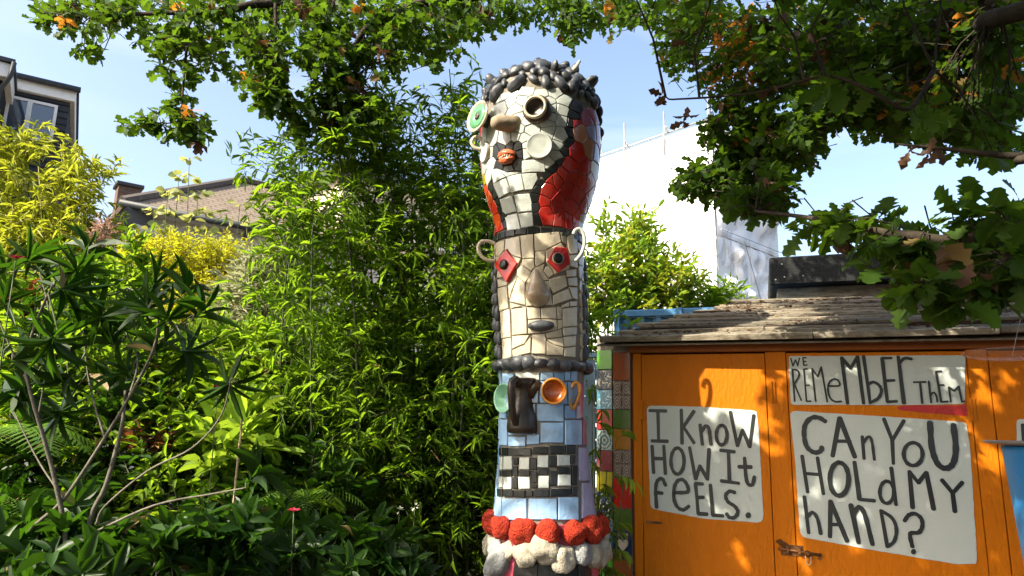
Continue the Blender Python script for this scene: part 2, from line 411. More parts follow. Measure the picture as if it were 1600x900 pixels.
# ---- dark slate-clad house, upper left
A1 = P(26, 122, 18.0); A2 = P(120, 144, 18.0 * 1.043)
pa = Plane(A2, A1[:2] - A2[:2])
if True:
    H = thing('slate_house', (A2[0], A2[1], 0), 'dark slate-clad house with white fascia and a white window, upper left', 'house')
    zt = pa.uz(120, 144)[1]; L_ = 6.0
    zf = pa.uz(116, 162)[1]
    a, b = pa.pt(L_, 0), pa.pt(0.12, 0)
    uv_quad('wall', [pa.pt(L_, 0), pa.pt(0.12, 0), pa.pt(0.12, zf), pa.pt(L_, zf)], M_slate, H, 0.1)
    uv_quad('wall', [pa.pt(0.12, 0, -0.101), pa.pt(0.12, 0, -6), pa.pt(0.12, zf, -6), pa.pt(0.12, zf, -0.101)], M_slate, H, 0.1)
    m = MB(); pa.box(m, -0.0, L_, zf, zt - 0.06, -6, 0.16, 0.01); m.put('fascia', M_white, H)
    m = MB(); pa.box(m, -0.06, L_, zt - 0.03, zt + 0.03, -6.1, 0.2); m.put('roof', M_dark, H)
    m = MB(); m.tube([pa.pt(-0.1, zt - 0.02, 0.26), pa.pt(L_, zt - 0.02, 0.26)], 0.085, 10); m.put('gutter', M_dark, H, True)
    w = thing  # window
    u0, z1 = pa.uz(91, 166); u1 = pa.uz(12, 150)[0]; z0 = pa.uz(82, 225)[1]; um = pa.uz(46, 170)[0]
    fr = MB(); t = 0.075
    pa.box(fr, u0, u1, z1 - t, z1, 0.0, 0.06); pa.box(fr, u0, u1, z0, z0 + t, 0.0, 0.06)
    for uu in (u0, u1 - t, um - t * 0.8): pa.box(fr, uu, uu + t * (1.6 if uu == um - t * 0.8 else 1), z0 + t, z1 - t, 0.0, 0.058)
    fo = fr.put('window', M_white, H)
    for (ua, ub) in ((u0 + t, um - t * 0.8), (um + t * 0.8, u1 - t)):
        m = MB(); pa.box(m, ua, ub, z0 + t, z1 - t, 0.003, 0.02); m.put('pane', M_pane, fo)
    # nearer eave of the same house at the very edge of the picture
    E1 = P(24, 101, 16.5); pe = Plane(E1, (-0.83, -0.56))
    ze = pe.uz(24, 101)[1]
    m = MB(); pe.box(m, 0, 5, ze - 0.02, ze + 0.08, -2.2, 0.15); m.put('eave_roof', M_dark, H)
    m = MB(); pe.box(m, 0.05, 5, ze - 0.42, ze - 0.03, -2.1, 0.05, 0.01); m.put('eave_fascia', M_white, H)
    m = MB(); m.tube([pe.pt(0.02, ze, 0.12), pe.pt(0.05, ze - 0.4, 0.12), pe.pt(0.25, ze - 0.75, -0.2), pe.pt(0.25, ze - 6, -0.2)], 0.06, 8); m.put('downpipe', M_dark, H, True)
    m = MB(); pe.box(m, 0.2, 5, 0, ze - 0.42, -2.0, -0.25); m.put('eave_wall', M_slate, H)

# ---- house with hipped tiled roof and chimney
C0 = P(199, 318, 13.0); C1 = P(352, 347, 13.0 * 1.088)
pb = Plane(C0, C1[:2] - C0[:2])
if True:
    H = thing('hipped_roof_house', (C0[0], C0[1], 0), 'pale house with brown hipped tile roof and brick chimney, left of the bamboo', 'house')
    z_e = C0[2]; slope = math.tan(math.radians(33))
    def roof_hit(px, py):
        r = ray(px, py); lo, hi = 5.0, 40.0
        f = lambda t: (CAM + r * t)[2] - (z_e - ((CAM + r * t) - pb.A) @ pb.n * slope)
        for _ in range(60):
            mid = (lo + hi) / 2
            if f(lo) * f(mid) <= 0: hi = mid
            else: lo = mid
        return CAM + r * lo
    ap = roof_hit(377, 284); rise = ap[2] - z_e; run = rise / slope; uap = (ap - pb.A) @ pb.u
    LEN = uap + 3.2
    e0 = pb.pt(-0.1, z_e, 0.0); e1 = pb.pt(LEN + 2.5, z_e, 0.0)
    r0 = pb.pt(uap, ap[2], -run); r1 = pb.pt(LEN, ap[2], -run)
    uv_quad('roof', [e0, e1, r1, r0], M_roof, H, 0.06)
    b0 = pb.pt(-0.1, z_e, -2 * run)
    uv_quad('roof', [b0 + np.array((0, 0, -0.01)), e0, r0, r0 + np.array((0, 0, .002)) + pb.n * -0.01], M_roof, H, 0.06)
    m = MB(); m.tube([e0 + np.array((0, 0, .03)), r0 + np.array((0, 0, .05)), r1 + np.array((0, 0, .05))], 0.10, 6); m.put('ridge_tiles', surf_mat('ridge', (0.10, 0.085, 0.075), (0.06, 0.05, 0.045), 0.9, 9, 0.4), H)
    m = MB(); pb.box(m, 0.1, LEN + 2.2, 0, z_e - 0.10, -4, -0.35); m.put('wall', M_render, H)
    m = MB(); pb.box(m, 0.0, LEN + 2.3, z_e - 0.098, z_e - 0.06, -4, -0.02); m.put('soffit', M_render, H)
    m = MB(); m.tube([pb.pt(-0.15, z_e - 0.03, 0.06), pb.pt(LEN + 2.6, z_e - 0.03, 0.06)], 0.075, 8); m.put('gutter', M_dark, H, True)
    m = MB(); m.tube([pb.pt(2.35, z_e - 0.05, 0.03), pb.pt(2.35, z_e - 0.4, -0.3), pb.pt(2.35, 0.3, -0.3)], 0.05, 8); m.put('downpipe', M_dark, H, True)
    v0, v1 = P(200, 322, 12.9), P(40, 470, 12.2)
    m = MB(); dn = np.array((0, 0, -0.28)); bk = np.array((0.2, 0.6, 0)); m.hull8([v1 + dn, v0 + dn, v0 + dn + bk, v1 + dn + bk, v1, v0, v0 + bk, v1 + bk]); m.put('barge_board', M_dark, H)
    m = MB(); q0, q1 = v0 + dn + bk * .3, v1 + dn + bk * .3; g0, g1 = q0 * (1, 1, 0), q1 * (1, 1, 0)
    m.hull8([g1, g0, g0 + bk, g1 + bk, q1 + np.array((0, 0, -.01)), q0 + np.array((0, 0, -.01)), q0 + bk + np.array((0, 0, -.01)), q1 + bk + np.array((0, 0, -.01))]); m.put('gable_wall', M_render, H)
    cp = P(200, 300, 13.9); ztop = P(200, 296, 13.9)[2]
    pc = Plane(cp, pb.u)
    uc = 0.21
    for (p0, p1, dd) in ((-uc, uc, 0.21),):
        for q in ([pc.pt(-uc, 4.5, dd), pc.pt(uc, 4.5, dd), pc.pt(uc, ztop, dd), pc.pt(-uc, ztop, dd)],
                  [pc.pt(-uc, 4.5, -dd), pc.pt(-uc, 4.5, dd - .051), pc.pt(-uc, ztop, dd - .051), pc.pt(-uc, ztop, -dd)],
                  [pc.pt(uc, 4.5, dd - .051), pc.pt(uc, 4.5, -dd), pc.pt(uc, ztop, -dd), pc.pt(uc, ztop, dd - .051)]):
            ch = uv_quad('chimney', q, M_brick, H, 0.05)
    m = MB(); pc.box(m, -uc - .05, uc + .05, ztop + .002, ztop + .08, -.26, .26, .01); m.put('chimney_cap', M_dark, H)

# ---- cream house seen through the bamboo
D0 = P(540, 266, 16.5); D1 = P(660, 294, 16.5 * 1.10)
pd = Plane(D0, D1[:2] - D0[:2])
H = thing('cream_house', (D0[0], D0[1], 0), 'cream rendered house with dark roof edge glimpsed through the tall bamboo', 'house')
zd = D0[2]
m = MB(); pd.box(m, 0.0, 6.5, 0, zd - 0.12, -5, 0); m.put('wall', M_cream, H)
m = MB(); pd.box(m, -0.3, 6.8, zd - 0.117, zd + 0.16, -5.3, 0.35, 0.02); m.put('roof', M_dark, H)
for uu in (1.2, 3.0):
    fr = MB(); pd.box(fr, uu, uu + 1.0, zd - 1.9, zd - 0.7, 0.003, 0.06); fo = fr.put('window', M_white, H)
    m = MB(); pd.box(m, uu + .08, uu + .92, zd - 1.82, zd - 0.78, 0.055, 0.075); m.put('pane', M_pane, fo)

# ---- building wrapped in white scaffold sheeting
S1 = P(940, 245, 18.2); S2 = P(1085, 195, 16.0)
ps = Plane(S2, S2[:2] - S1[:2])
ps.A = np.array((S2[0], S2[1], 0))
def sheet_mat():
    m = surf_mat('scaffold_sheeting', (0.82, 0.83, 0.83), (0.74, 0.76, 0.78), 0.45, 0.9, 0.0, spec=0.4)
    n = m.node_tree; b = n.nodes['Principled BSDF']; L = n.links.new
    tc = N(n, 'ShaderNodeTexCoord'); mp = N(n, 'ShaderNodeMapping'); mp.inputs['Scale'].default_value = (1.2, 1.2, 0.45); mp.inputs['Rotation'].default_value = (0.2, 0.5, 0.3)
    nz = N(n, 'ShaderNodeTexNoise'); nz.inputs['Scale'].default_value = 1.6; nz.inputs['Detail'].default_value = 6; nz.inputs['Distortion'].default_value = 0.8
    bp = N(n, 'ShaderNodeBump'); bp.inputs['Strength'].default_value = 0.8; bp.inputs['Distance'].default_value = 0.25
    L(tc.outputs['Object'], mp.inputs[0]); L(mp.outputs[0], nz.inputs['Vector']); L(nz.outputs['Fac'], bp.inputs['Height']); L(bp.outputs[0], b.inputs['Normal'])
    return m
M_sheet = sheet_mat()
M_pole = surf_mat('galvanised_pole', (0.45, 0.46, 0.47), (0.35, 0.36, 0.37), 0.4, 9, 0.05, metallic=0.7)
H = thing('sheeted_building', (S2[0], S2[1], 0), 'tall building wrapped in white scaffold sheeting behind the shed', 'building')
u_c = ps.uz(1120, 400)[0]; ztop = S2[2]
psr = Plane(ps.pt(u_c, 0), -ps.n)
u_r = psr.uz(1217, 420)[0]
def sheet(pl, u0, u1, z0, z1, seed, amp=1.0):
    nu, nz_ = 17, 17; v = []; f = []
    for j in range(nz_):
        for i in range(nu):
            a, b = i / (nu - 1), j / (nz_ - 1)
            bul = math.sin(a * math.pi) * math.sin(b * math.pi)
            k = noise.noise(Vector((a * 3 + seed, b * 5, seed * 2.2)))
            v.append(pl.pt(u0 + (u1 - u0) * a, z0 + (z1 - z0) * b - (0.05 * abs(noise.noise(Vector((a * 4 + seed, 0, 1.5)))) if b == 1 else 0), 0.10 * bul + amp * (0.16 * k + 0.08 * noise.noise(Vector((a * 9 + seed, (a + b) * 6, seed)))) * min(1, bul * 2.5) + 0.02))
    for j in range(nz_ - 1):
        for i in range(nu - 1): f.append((j * nu + i, j * nu + i + 1, (j + 1) * nu + i + 1, (j + 1) * nu + i))
    return mesh('sheet', v, f, True)
z_cuts = [0, 2.2, 4.2, 6.1, ztop - 0.05]
for pl, ua, ub, k in ((ps, u_c - 9.0, u_c, 5), (psr, 0.0, u_r, 2)):
    for i in range(k):
        for j in range(4):
            a, b = ua + (ub - ua) * i / k, ua + (ub - ua) * (i + 1) / k
            put('sheet', sheet(pl, a + 0.006, b - 0.006, z_cuts[j] + .004, z_cuts[j + 1] - .004, i * 3.1 + j * 1.7, 1.0 if pl is ps else 2.2), M_sheet, H)
m = MB(); ps.box(m, u_c - 9, u_c - 0.02, 0, ztop - 0.06, -u_r, -0.06); m.put('wall', M_white, H)
for uu in np.linspace(u_c - 5.2, u_c - 0.05, 5):
    m = MB(); m.tube([ps.pt(uu, ztop - 0.6, 0.1), ps.pt(uu + 0.02, ztop + 0.75 + 0.15 * math.sin(uu * 9), 0.1)], 0.025, 6); m.put('scaffold_pole', M_pole, H, True)
    m = MB(); m.tube([ps.pt(uu + 0.25, ztop + 0.02, 0.35), ps.pt(uu - 0.25, ztop + 0.06, -0.5)], 0.025, 6); m.put('scaffold_pole', M_pole, H, True)
m = MB(); m.tube([ps.pt(u_c - 9, ztop, 0.06), ps.pt(u_c, ztop, 0.06)], 0.028, 6); m.put('scaffold_pole', M_pole, H, True)
for j in (1, 2, 3):
    m = MB(); m.tube([psr.pt(0.0, z_cuts[j] + 0.1, 0.14), psr.pt(u_r, z_cuts[j] + 0.1, 0.14)], 0.012, 5); m.put('strap', surf_mat('strap%d' % j, (0.5, 0.55, 0.62), None, .6, 5, 0), H)
m = MB(); m.tube([psr.pt(u_r * .35, z_cuts[3], 0.14), psr.pt(u_r * .95, z_cuts[1] + .2, 0.14)], 0.01, 5); m.put('strap', M_pole, H)

# ---- blue corrugated container and the pale blue board fence behind the totem
M_blue_c = surf_mat('container_blue', (0.07, 0.22, 0.42), (0.05, 0.17, 0.34), 0.5, 6, 0.1, dirt=(0.12, 0.09, 0.06), dirt_amt=0.3)
K1 = P(962, 498, 5.6); pk = Plane(K1, (0.93, -0.36)); zk = K1[2] + 0.0
H = thing('shipping_container', (K1[0], K1[1], 0), 'blue corrugated container showing its top edge above the shed roof', 'container')
v = []; f = []; nn = 44; Lk = 1.5
for i in range(nn + 1):
    d = 0.03 * (1 if (i // 2) % 2 else 0)
    v += [pk.pt(Lk * i / nn, 0, d), pk.pt(Lk * i / nn, zk, d)]
for i in range(nn): f.append((2 * i, 2 * i + 2, 2 * i + 3, 2 * i + 1))
put('side', mesh('side', v, f), M_blue_c, H)
m = MB(); pk.box(m, -0.03, Lk, zk + 0.001, zk + 0.06, -.5, 0.05, 0.008); m.put('top_rail', M_blue_c, H)
for uu in (0.0, 0.5, 1.0): m = MB(); pk.box(m, uu, uu + 0.045, zk - 0.3, zk + 0.065, 0.031, 0.07); m.put('corner_post', M_blue_c, H)
M_fence = surf_mat('pale_blue_paint', (0.25, 0.46, 0.68), (0.21, 0.40, 0.62), 0.6, 3, 0.3, 20, stretch=(1, 1, 0.2), objvar=0.08, dirt=(0.1, 0.12, 0.1), dirt_amt=0.35)
B0 = P(880, 640, 4.75); pf = Plane(B0, (1, -0.1))
H = thing('board_fence', (B0[0], B0[1], 0), 'pale blue vertical board fence between the totem and the tiled pillar', 'fence')
zf0 = pf.uz(920, 566)[1]
for i in range(9):
    m = MB(); u = i * 0.075; pf.box(m, u, u + 0.071, 0.02, zf0 + 0.01 * (i % 3), -0.018, 0.0 + 0.003 * (i % 2), 0.003); m.put('board', M_fence, H)
m = MB(); pf.box(m, -0.02, 0.72, zf0 - 0.10, zf0 - 0.03, -0.06, -0.019); m.put('rail', M_fence, H)
m = MB(); pf.box(m, -0.02, 0.72, 0.3, 0.37, -0.06, -0.019); m.put('rail', M_fence, H)
m = MB(); pf.box(m, -0.02, 0.72, zf0 + 0.032, zf0 + 0.06, -0.05, 0.02, .004); m.put('capping', M_fence, H)

# ================================================================ the orange shed
ANG = math.radians(20)
SO = P(988, 545, 3.93)
sh = Plane(SO, (math.cos(ANG), -math.sin(ANG)))
M_orange = surf_mat('orange_paint', (0.54, 0.152, 0.002), (0.46, 0.124, 0.002), 0.55, 3.0, 0.5, 30, 0.13, objvar=0.06, dirt=(0.25, 0.068, 0.006), dirt_amt=0.4, dirt_scale=3.0, stretch=(2.2, 2.2, 0.8))
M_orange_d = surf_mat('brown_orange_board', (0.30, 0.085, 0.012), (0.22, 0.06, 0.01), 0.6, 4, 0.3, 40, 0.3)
M_shed_in = surf_mat('shed_inside', (0.03, 0.015, 0.008), None, 0.9, 4, 0)
M_sign = surf_mat('white_sign_paint', (0.50, 0.545, 0.515), (0.45, 0.495, 0.475), 0.6, 4, 0.2, 70, 0.25, dirt=(0.34, 0.36, 0.33), dirt_amt=0.4, dirt_scale=4)
M_ink = surf_mat('black_letter_paint', (0.017, 0.022, 0.024), (0.012, 0.015, 0.018), 0.4, 20, 0.1, 60, 0.45)
M_red = surf_mat('red_stroke_paint', (0.45, 0.012, 0.012), (0.36, 0.01, 0.01), 0.4, 20, 0.3, 60, 0.45)
M_rust = surf_mat('rusty_brass', (0.26, 0.11, 0.03), (0.07, 0.03, 0.015), 0.55, 25, 0.6, 80, 0.4, metallic=0.5)
SHED = thing('shed', sh.pt(0, 0), 'orange painted wooden shed with hand-lettered white signs on its doors', 'shed')
uL = 0.0; uR = 3.3
z_top = sh.uz(1260, 549)[1]; z_hd = z_top + 0.10
def ux(px, py=720): return sh.uz(px, py)[0]
edges = [(uL, ux(1004), 'frame_post'), (ux(1004), ux(1203), 'door'), (ux(1203), ux(1237), 'frame_post'), (ux(1237), ux(1527), 'door'), (ux(1527), ux(1562), 'frame_post'), (ux(1562), ux(1562) + 0.8, 'door')]
for i, (a, b, nm) in enumerate(edges):
    m = MB(); zz = z_top - (0.008 if nm == 'door' else 0.0)
    sh.box(m, a + 0.0018, b - 0.0018, 0.03, zz, -0.035, 0.0 if nm == 'door' else -0.004, 0.0025)
    m.put(nm, M_orange, SHED)
m = MB(); sh.box(m, uL + .01, uR, 0.0, z_hd + 0.05, -1.35, -0.045); m.put('carcass', M_shed_in, SHED)
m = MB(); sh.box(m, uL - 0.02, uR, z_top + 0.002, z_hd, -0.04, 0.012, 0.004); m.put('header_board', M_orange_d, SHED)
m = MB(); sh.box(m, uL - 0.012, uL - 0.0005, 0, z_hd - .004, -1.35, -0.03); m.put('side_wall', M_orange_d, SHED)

# signs and lettering: strokes traced once, laid on the door plane
def rounded(poly, r=0.18, n=3):
    out = []
    k = len(poly)
    for i in range(k):
        a, b, c = np.array(poly[i - 1]), np.array(poly[i]), np.array(poly[(i + 1) % k])
        p, q = b + (a - b) * r, b + (c - b) * r
        for t in np.linspace(0, 1, n + 1): out.append(tuple((1 - t) ** 2 * p + 2 * t * (1 - t) * b + t * t * q))
    return out
def ell(cx, cy, rx, ry, n=20): return [(cx + rx * math.sin(2 * math.pi * i / n), cy - ry * math.cos(2 * math.pi * i / n)) for i in range(n + 1)]
def smooth2(pts, n=4):
    return [(q[0], q[1]) for q in spline([(x, y, 0) for x, y in pts], n)]
class Sign:
    def __init__(s, ox, oy, sc): s.o = (ox, oy); s.sc = sc; s.mb = MB(); s.d = 0.0040
    def uz(s, x, y): return sh.uz(s.o[0] + x / s.sc, s.o[1] + y / s.sc)
    def board(s, poly, mat=None, name='sign_panel', d1=0.0035):
        m = MB(); pts = [s.uz(x, y) for x, y in poly]
        # slightly uneven painted edge
        den = []
        for i in range(len(pts)):
            a, b = np.array(pts[i]), np.array(pts[(i + 1) % len(pts)]); k = max(1, int(np.linalg.norm(b - a) / 0.02))
            for t in range(k): den.append(a + (b - a) * t / k + rng.normal(size=2) * 0.0006)
        sh.slab(m, den, 0.0005, d1); s.panel = m.put(name, mat or M_sign, SHED); return s.panel
    def stroke(s, pts, w, curve=False):
        if curve: pts = smooth2(pts)
        q = [np.array(s.uz(x, y)) for x, y in pts]
        pxm = abs(s.uz(100 + 1, 100)[0] - s.uz(100, 100)[0]); hw = w * pxm * 0.5
        s.d += 0.00012
        L_, R_ = [], []
        for i, p in enumerate(q):
            t = q[min(i + 1, len(q) - 1)] - q[max(i - 1, 0)]
            if 0 < i < len(q) - 1:
                t1, t2 = nrm(q[i] - q[i - 1]), nrm(q[i + 1] - q[i]); t = t1 + t2; mit = 1 / max(0.55, math.sqrt(max(0.05, (1 + t1 @ t2) / 2)))
            else: mit = 1
            t = nrm(t); nn = np.array((-t[1], t[0])); h = hw * mit * (1 + 0.10 * math.sin(i * 2.3 + p[0] * 60) + rng.normal() * .03)
            L_.append(p + nn * h); R_.append(p - nn * h)
        def capp(c, t, h):
            nn = np.array((-t[1], t[0])); return [c + t * h * math.sin(a) * 0.8 + nn * h * math.cos(a) for a in np.linspace(0, math.pi, 6)[1:-1]]
        t_end = nrm(q[-1] - q[-2]); t_st = nrm(q[0] - q[1])
        v = [sh.pt(p[0], p[1], s.d) for p in L_] + [sh.pt(p[0], p[1], s.d) for p in R_]; n = len(q)
        f = [(i, i + 1, n + i + 1, n + i) for i in range(n - 1)]
        s.mb.add(v, f)
        for c, t, a, b in ((q[-1], t_end, L_[-1], R_[-1]), (q[0], t_st, R_[0], L_[0])):
            arc = [a] + capp(c, t, hw) + [b]
            s.mb.add([sh.pt(p[0], p[1], s.d) for p in arc], [tuple(range(len(arc)))])
    def dot(s, x, y, r):
        q = [s.uz(*p) for p in ell(x, y, r, r * 1.1, 12)[:-1]]; s.d += .0001
        s.mb.add([sh.pt(a, b, s.d) for a, b in q], [tuple(range(12))])
    def done(s): s.mb.put('lettering', M_ink, s.panel)

g1 = Sign(1000, 620, 4.285)
g1.board(rounded([(44, 58), (400, 66), (780, 92), (797, 240), (828, 845), (420, 815), (72, 748), (60, 480)], 0.10))
for st in ([(65, 92), (175, 95)], [(121, 95), (125, 296)], [(80, 295), (185, 298)], [(277, 88), (280, 200), (282, 312)], [(362, 97), (290, 203)], [(291, 200), (362, 308)],
           [(403, 188), (418, 318)], [(606, 102), (652, 326)], [(652, 328), (687, 222)], [(686, 222), (735, 333)], [(735, 335), (762, 125)],
           [(82, 330), (92, 508)], [(160, 330), (171, 515)], [(90, 412), (165, 415)], [(333, 340), (372, 548)], [(372, 550), (402, 462)], [(401, 462), (452, 550)], [(452, 552), (463, 350)],
           [(540, 358), (632, 368)], [(592, 366), (600, 572)], [(545, 562), (660, 578)], [(662, 468), (745, 470)], [(110, 640), (150, 645)],
           [(372, 582), (382, 680), (390, 780)], [(390, 781), (450, 785)], [(372, 580), (420, 583)], [(380, 674), (425, 672)], [(472, 590), (488, 790)], [(488, 791), (555, 796)]):
    g1.stroke(st, 23)
for st in ([(412, 235), (438, 197), (462, 215), (476, 318)], [(700, 410), (708, 520), (722, 580), (752, 588), (766, 535)], [(112, 740), (106, 620), (118, 562), (150, 548), (172, 592)],
           [(228, 640), (318, 636), (316, 590), (290, 556), (255, 560), (231, 605), (228, 680), (250, 735), (290, 756), (328, 732)], [(635, 640), (600, 632), (574, 660), (590, 702), (636, 733), (655, 770), (635, 805), (600, 806), (580, 782)]):
    g1.stroke(st, 23, True)
g1.stroke(ell(547, 256, 36, 66), 22); g1.stroke(ell(252, 430, 44, 88), 23); g1.dot(725, 792, 19); g1.done()

g0 = Sign(1220, 540, 5.0)
g0.board(rounded([(65, 82), (1440, 76), (1436, 456), (900, 466), (80, 462), (62, 200)], 0.05))
for st, w in (([(78, 100), (95, 160)], 12), ([(95, 160), (114, 112)], 12), ([(114, 112), (132, 158)], 12), ([(132, 158), (145, 98)], 12), ([(172, 96), (180, 154)], 13), ([(180, 155), (205, 152)], 12), ([(172, 95), (197, 95)], 12), ([(176, 125), (195, 125)], 12),
              ([(90, 185), (108, 435)], 15), ([(105, 300), (160, 428)], 14), ([(180, 185), (200, 435)], 14), ([(200, 435), (235, 435)], 13), ([(180, 185), (205, 182)], 13), ([(190, 310), (222, 310)], 13),
              ([(243, 180), (272, 435)], 14), ([(243, 180), (288, 243)], 14), ([(288, 243), (315, 168)], 14), ([(315, 168), (362, 440)], 14), ([(475, 95), (520, 450)], 28), ([(475, 97), (545, 178)], 26), ([(545, 178), (597, 90)], 26), ([(597, 88), (645, 450)], 28),
              ([(645, 85), (697, 448)], 25), ([(790, 100), (830, 438)], 27), ([(832, 440), (905, 435)], 22), ([(790, 99), (862, 98)], 22), ([(815, 275), (885, 272)], 22), ([(915, 90), (960, 450)], 28), ([(1035, 287), (1130, 285)], 15), ([(1085, 287), (1103, 450)], 18),
              ([(1153, 280), (1172, 445)], 15), ([(1210, 205), (1250, 438)], 17), ([(1250, 440), (1303, 437)], 14), ([(1210, 204), (1252, 200)], 14), ([(1230, 310), (1270, 308)], 14), ([(1325, 440), (1310, 325)], 14), ([(1310, 325), (1352, 355)], 14), ([(1352, 355), (1385, 318)], 14), ([(1385, 318), (1412, 440)], 16)):
    g0.stroke(st, w)
for st, w in (([(90, 187), (130, 195), (141, 235), (105, 300)], 14), ([(370, 316), (455, 313), (448, 275), (415, 262), (380, 285), (367, 340), (385, 410), (425, 438), (470, 435)], 15), ([(678, 305), (720, 286), (765, 310), (784, 355), (760, 410), (700, 445)], 24), ([(922, 140), (965, 100), (1018, 106)], 24), ([(1162, 395), (1190, 366), (1212, 395), (1220, 440)], 14)):
    g0.stroke(st, w, True)
g0.dot(1428, 436, 8); g0.done()
r0_ = Sign(1220, 540, 5.0); r0_.board([(905, 486), (960, 468), (1230, 470), (1500, 462), (1503, 552), (1200, 532), (940, 506)], M_red, 'red_brush_stroke', 0.0025)

g2 = Sign(1220, 630, 3.4625)
g2.board(rounded([(48, 40), (500, 68), (1000, 102), (1024, 240), (1062, 868), (950, 870), (500, 795), (105, 722), (76, 300)], 0.09))
for st, w in (([(318, 80), (280, 285)], 24), ([(318, 80), (400, 290)], 25), ([(300, 205), (375, 206)], 20), ([(440, 180), (450, 300)], 17), ([(557, 85), (602, 200)], 20), ([(665, 95), (603, 200)], 21), ([(602, 200), (608, 325)], 21),
              ([(115, 285), (145, 480)], 20), ([(198, 295), (230, 490)], 20), ([(135, 380), (205, 385)], 18), ([(398, 320), (425, 518)], 24), ([(426, 520), (505, 527)], 22), ([(597, 350), (622, 548)], 20), ([(695, 370), (712, 565)], 22), ([(695, 370), (743, 430)], 21), ([(743, 430), (785, 375)], 21), ([(786, 375), (825, 572)], 23),
              ([(870, 415), (928, 485)], 21), ([(980, 428), (929, 485)], 21), ([(928, 485), (940, 585)], 23), ([(127, 505), (150, 700)], 20), ([(268, 530), (265, 720)], 25), ([(268, 530), (358, 745)], 24), ([(275, 655), (325, 655)], 18), ([(378, 550), (420, 752)], 25), ([(540, 580), (575, 775)], 19)):
    g2.stroke(st, w)
for st, w in (([(240, 98), (205, 78), (165, 80), (132, 115), (125, 170), (140, 235), (180, 266), (215, 258), (221, 238)], 26), ([(445, 215), (470, 183), (490, 200), (505, 305)], 16), ([(805, 105), (815, 240), (845, 325), (890, 352), (930, 325), (945, 245), (932, 118)], 30),
              ([(138, 620), (170, 590), (198, 625), (215, 705)], 20), ([(392, 600), (420, 562), (452, 600), (495, 762)], 25), ([(540, 580), (600, 620), (624, 680), (612, 745), (575, 775)], 19), ([(668, 635), (690, 605), (725, 597), (757, 622), (764, 662), (745, 698), (698, 706), (710, 775)], 21)):
    g2.stroke(st, w, True)
g2.stroke(ell(714, 275, 51, 62), 20); g2.stroke(ell(315, 410, 51, 90), 25); g2.stroke(ell(572, 481, 38, 60), 19); g2.dot(716, 802, 14); g2.done()
g3 = Sign(1500, 640, 4.0)
g3.board(rounded([(350, 60), (700, 66), (720, 620), (365, 590)], 0.06)); g3.stroke([(388, 95), (396, 210)], 22); g3.stroke([(388, 95), (470, 98)], 20); g3.stroke([(392, 150), (450, 152)], 18); g3.done()

# ironwork on the doors
b0, zb0 = sh.uz(1222, 858); b1, zb1 = sh.uz(1287, 872)
BO = MB(); sh.box(BO, b0 - 0.006, b0 + 0.10, zb0 - 0.028, zb0 + 0.024, 0.0005, 0.004)
bolt = BO.put('bolt_plate', M_rust, SHED)
m = MB(); m.tube([sh.pt(b0 - 0.02, zb0 + 0.004, 0.014), sh.pt(b1 - 0.01, zb0 - 0.012, 0.014)], 0.0065, 8); m.put('bolt_rod', M_rust, bolt, True)
for uu in (b0 + 0.02, b0 + 0.075): m = MB(); sh.box(m, uu, uu + 0.014, zb0 - 0.018, zb0 + 0.018, 0.004, 0.024, 0.003); m.put('bolt_keeper', M_rust, bolt)
c = sh.pt(b0 + 0.118, zb0 - 0.01, 0.018); m = MB(); m.lathe(c, sh.n, [(0.014, -.012), (0.017, 0), (0.012, .01), (0.004, .013)], 12); m.put('bolt_knob', M_rust, bolt, True)
m = MB(); m.tube([sh.pt(b0 + 0.12 + 0.013 * math.cos(a), zb0 - 0.035 + 0.028 * math.sin(a), 0.02) for a in np.linspace(2.6, 6.8, 14)], 0.003, 6); m.put('bolt_ring', surf_mat('pale_wire', (0.6, 0.5, 0.4), None, .4, 5, 0, metallic=.6), bolt, True)
m = MB(); sh.box(m, b0 + .165, b0 + .18, zb0 - .035, zb0 - .005, 0.0006, .006, .001); m.put('strike_plate', M_rust, SHED)
for k in range(3):
    me = lump(40 + k, 0.4, 1.8, amp2=.3); put('rust_flake', me, M_rust, bolt, mat4(sh.ax.T, sh.pt(b0 + 0.012 * k - .008, zb0 + 0.036 - .009 * k, 0.006), (0.016, 0.008, 0.011)))
u_, z_ = sh.uz(1018, 816); m = MB(); sh.box(m, u_ - .03, u_ + .055, z_ - .006, z_ + .007, 0.0005, .005, .001); lb = m.put('latch_bar', M_rust, SHED)
for (px, py) in ((1206, 612), (1518, 640), (1004, 640), (1004, 800)):
    u_, z_ = sh.uz(px, py); m = MB(); sh.box(m, u_ - .018, u_ + .018, z_ - .055, z_ + .055, 0.0007, .004, .001); hg = m.put('hinge', M_orange, SHED)
    m = MB(); m.tube([sh.pt(u_, z_ - .055, .006), sh.pt(u_, z_ + .055, .006)], .005, 6); m.put('hinge_pin', M_orange, hg)

# roof of weathered boards
M_plank = surf_mat('weathered_wood', (0.27, 0.24, 0.19), (0.12, 0.10, 0.075), 0.9, 7, 0.7, 40, 0.12, objvar=0.38, stretch=(0.5, 4, 4), dirt=(0.075, 0.058, 0.03), dirt_amt=0.75, dirt_scale=5)
M_felt = surf_mat('black_felt', (0.018, 0.020, 0.021), (0.012, 0.013, 0.014), 0.8, 14, 0.5, 90, 0.25)
RP = math.radians(17.5); eave_d = 0.14
z_ev = sh.uz(1260, 530, eave_d)[1]
up_s = -sh.n * math.cos(RP) + np.array((0, 0, math.sin(RP))); rn = sh.n * math.sin(RP) + np.array((0, 0, math.cos(RP)))
uE = sh.uz(930, 540, eave_d)[0]
def roof_pt(u, v, h=0.0): return sh.pt(u, z_ev, eave_d) + up_s * v + rn * h
rows = 19; ex = 0.074; tlt = 0.11; HIP = 0.040
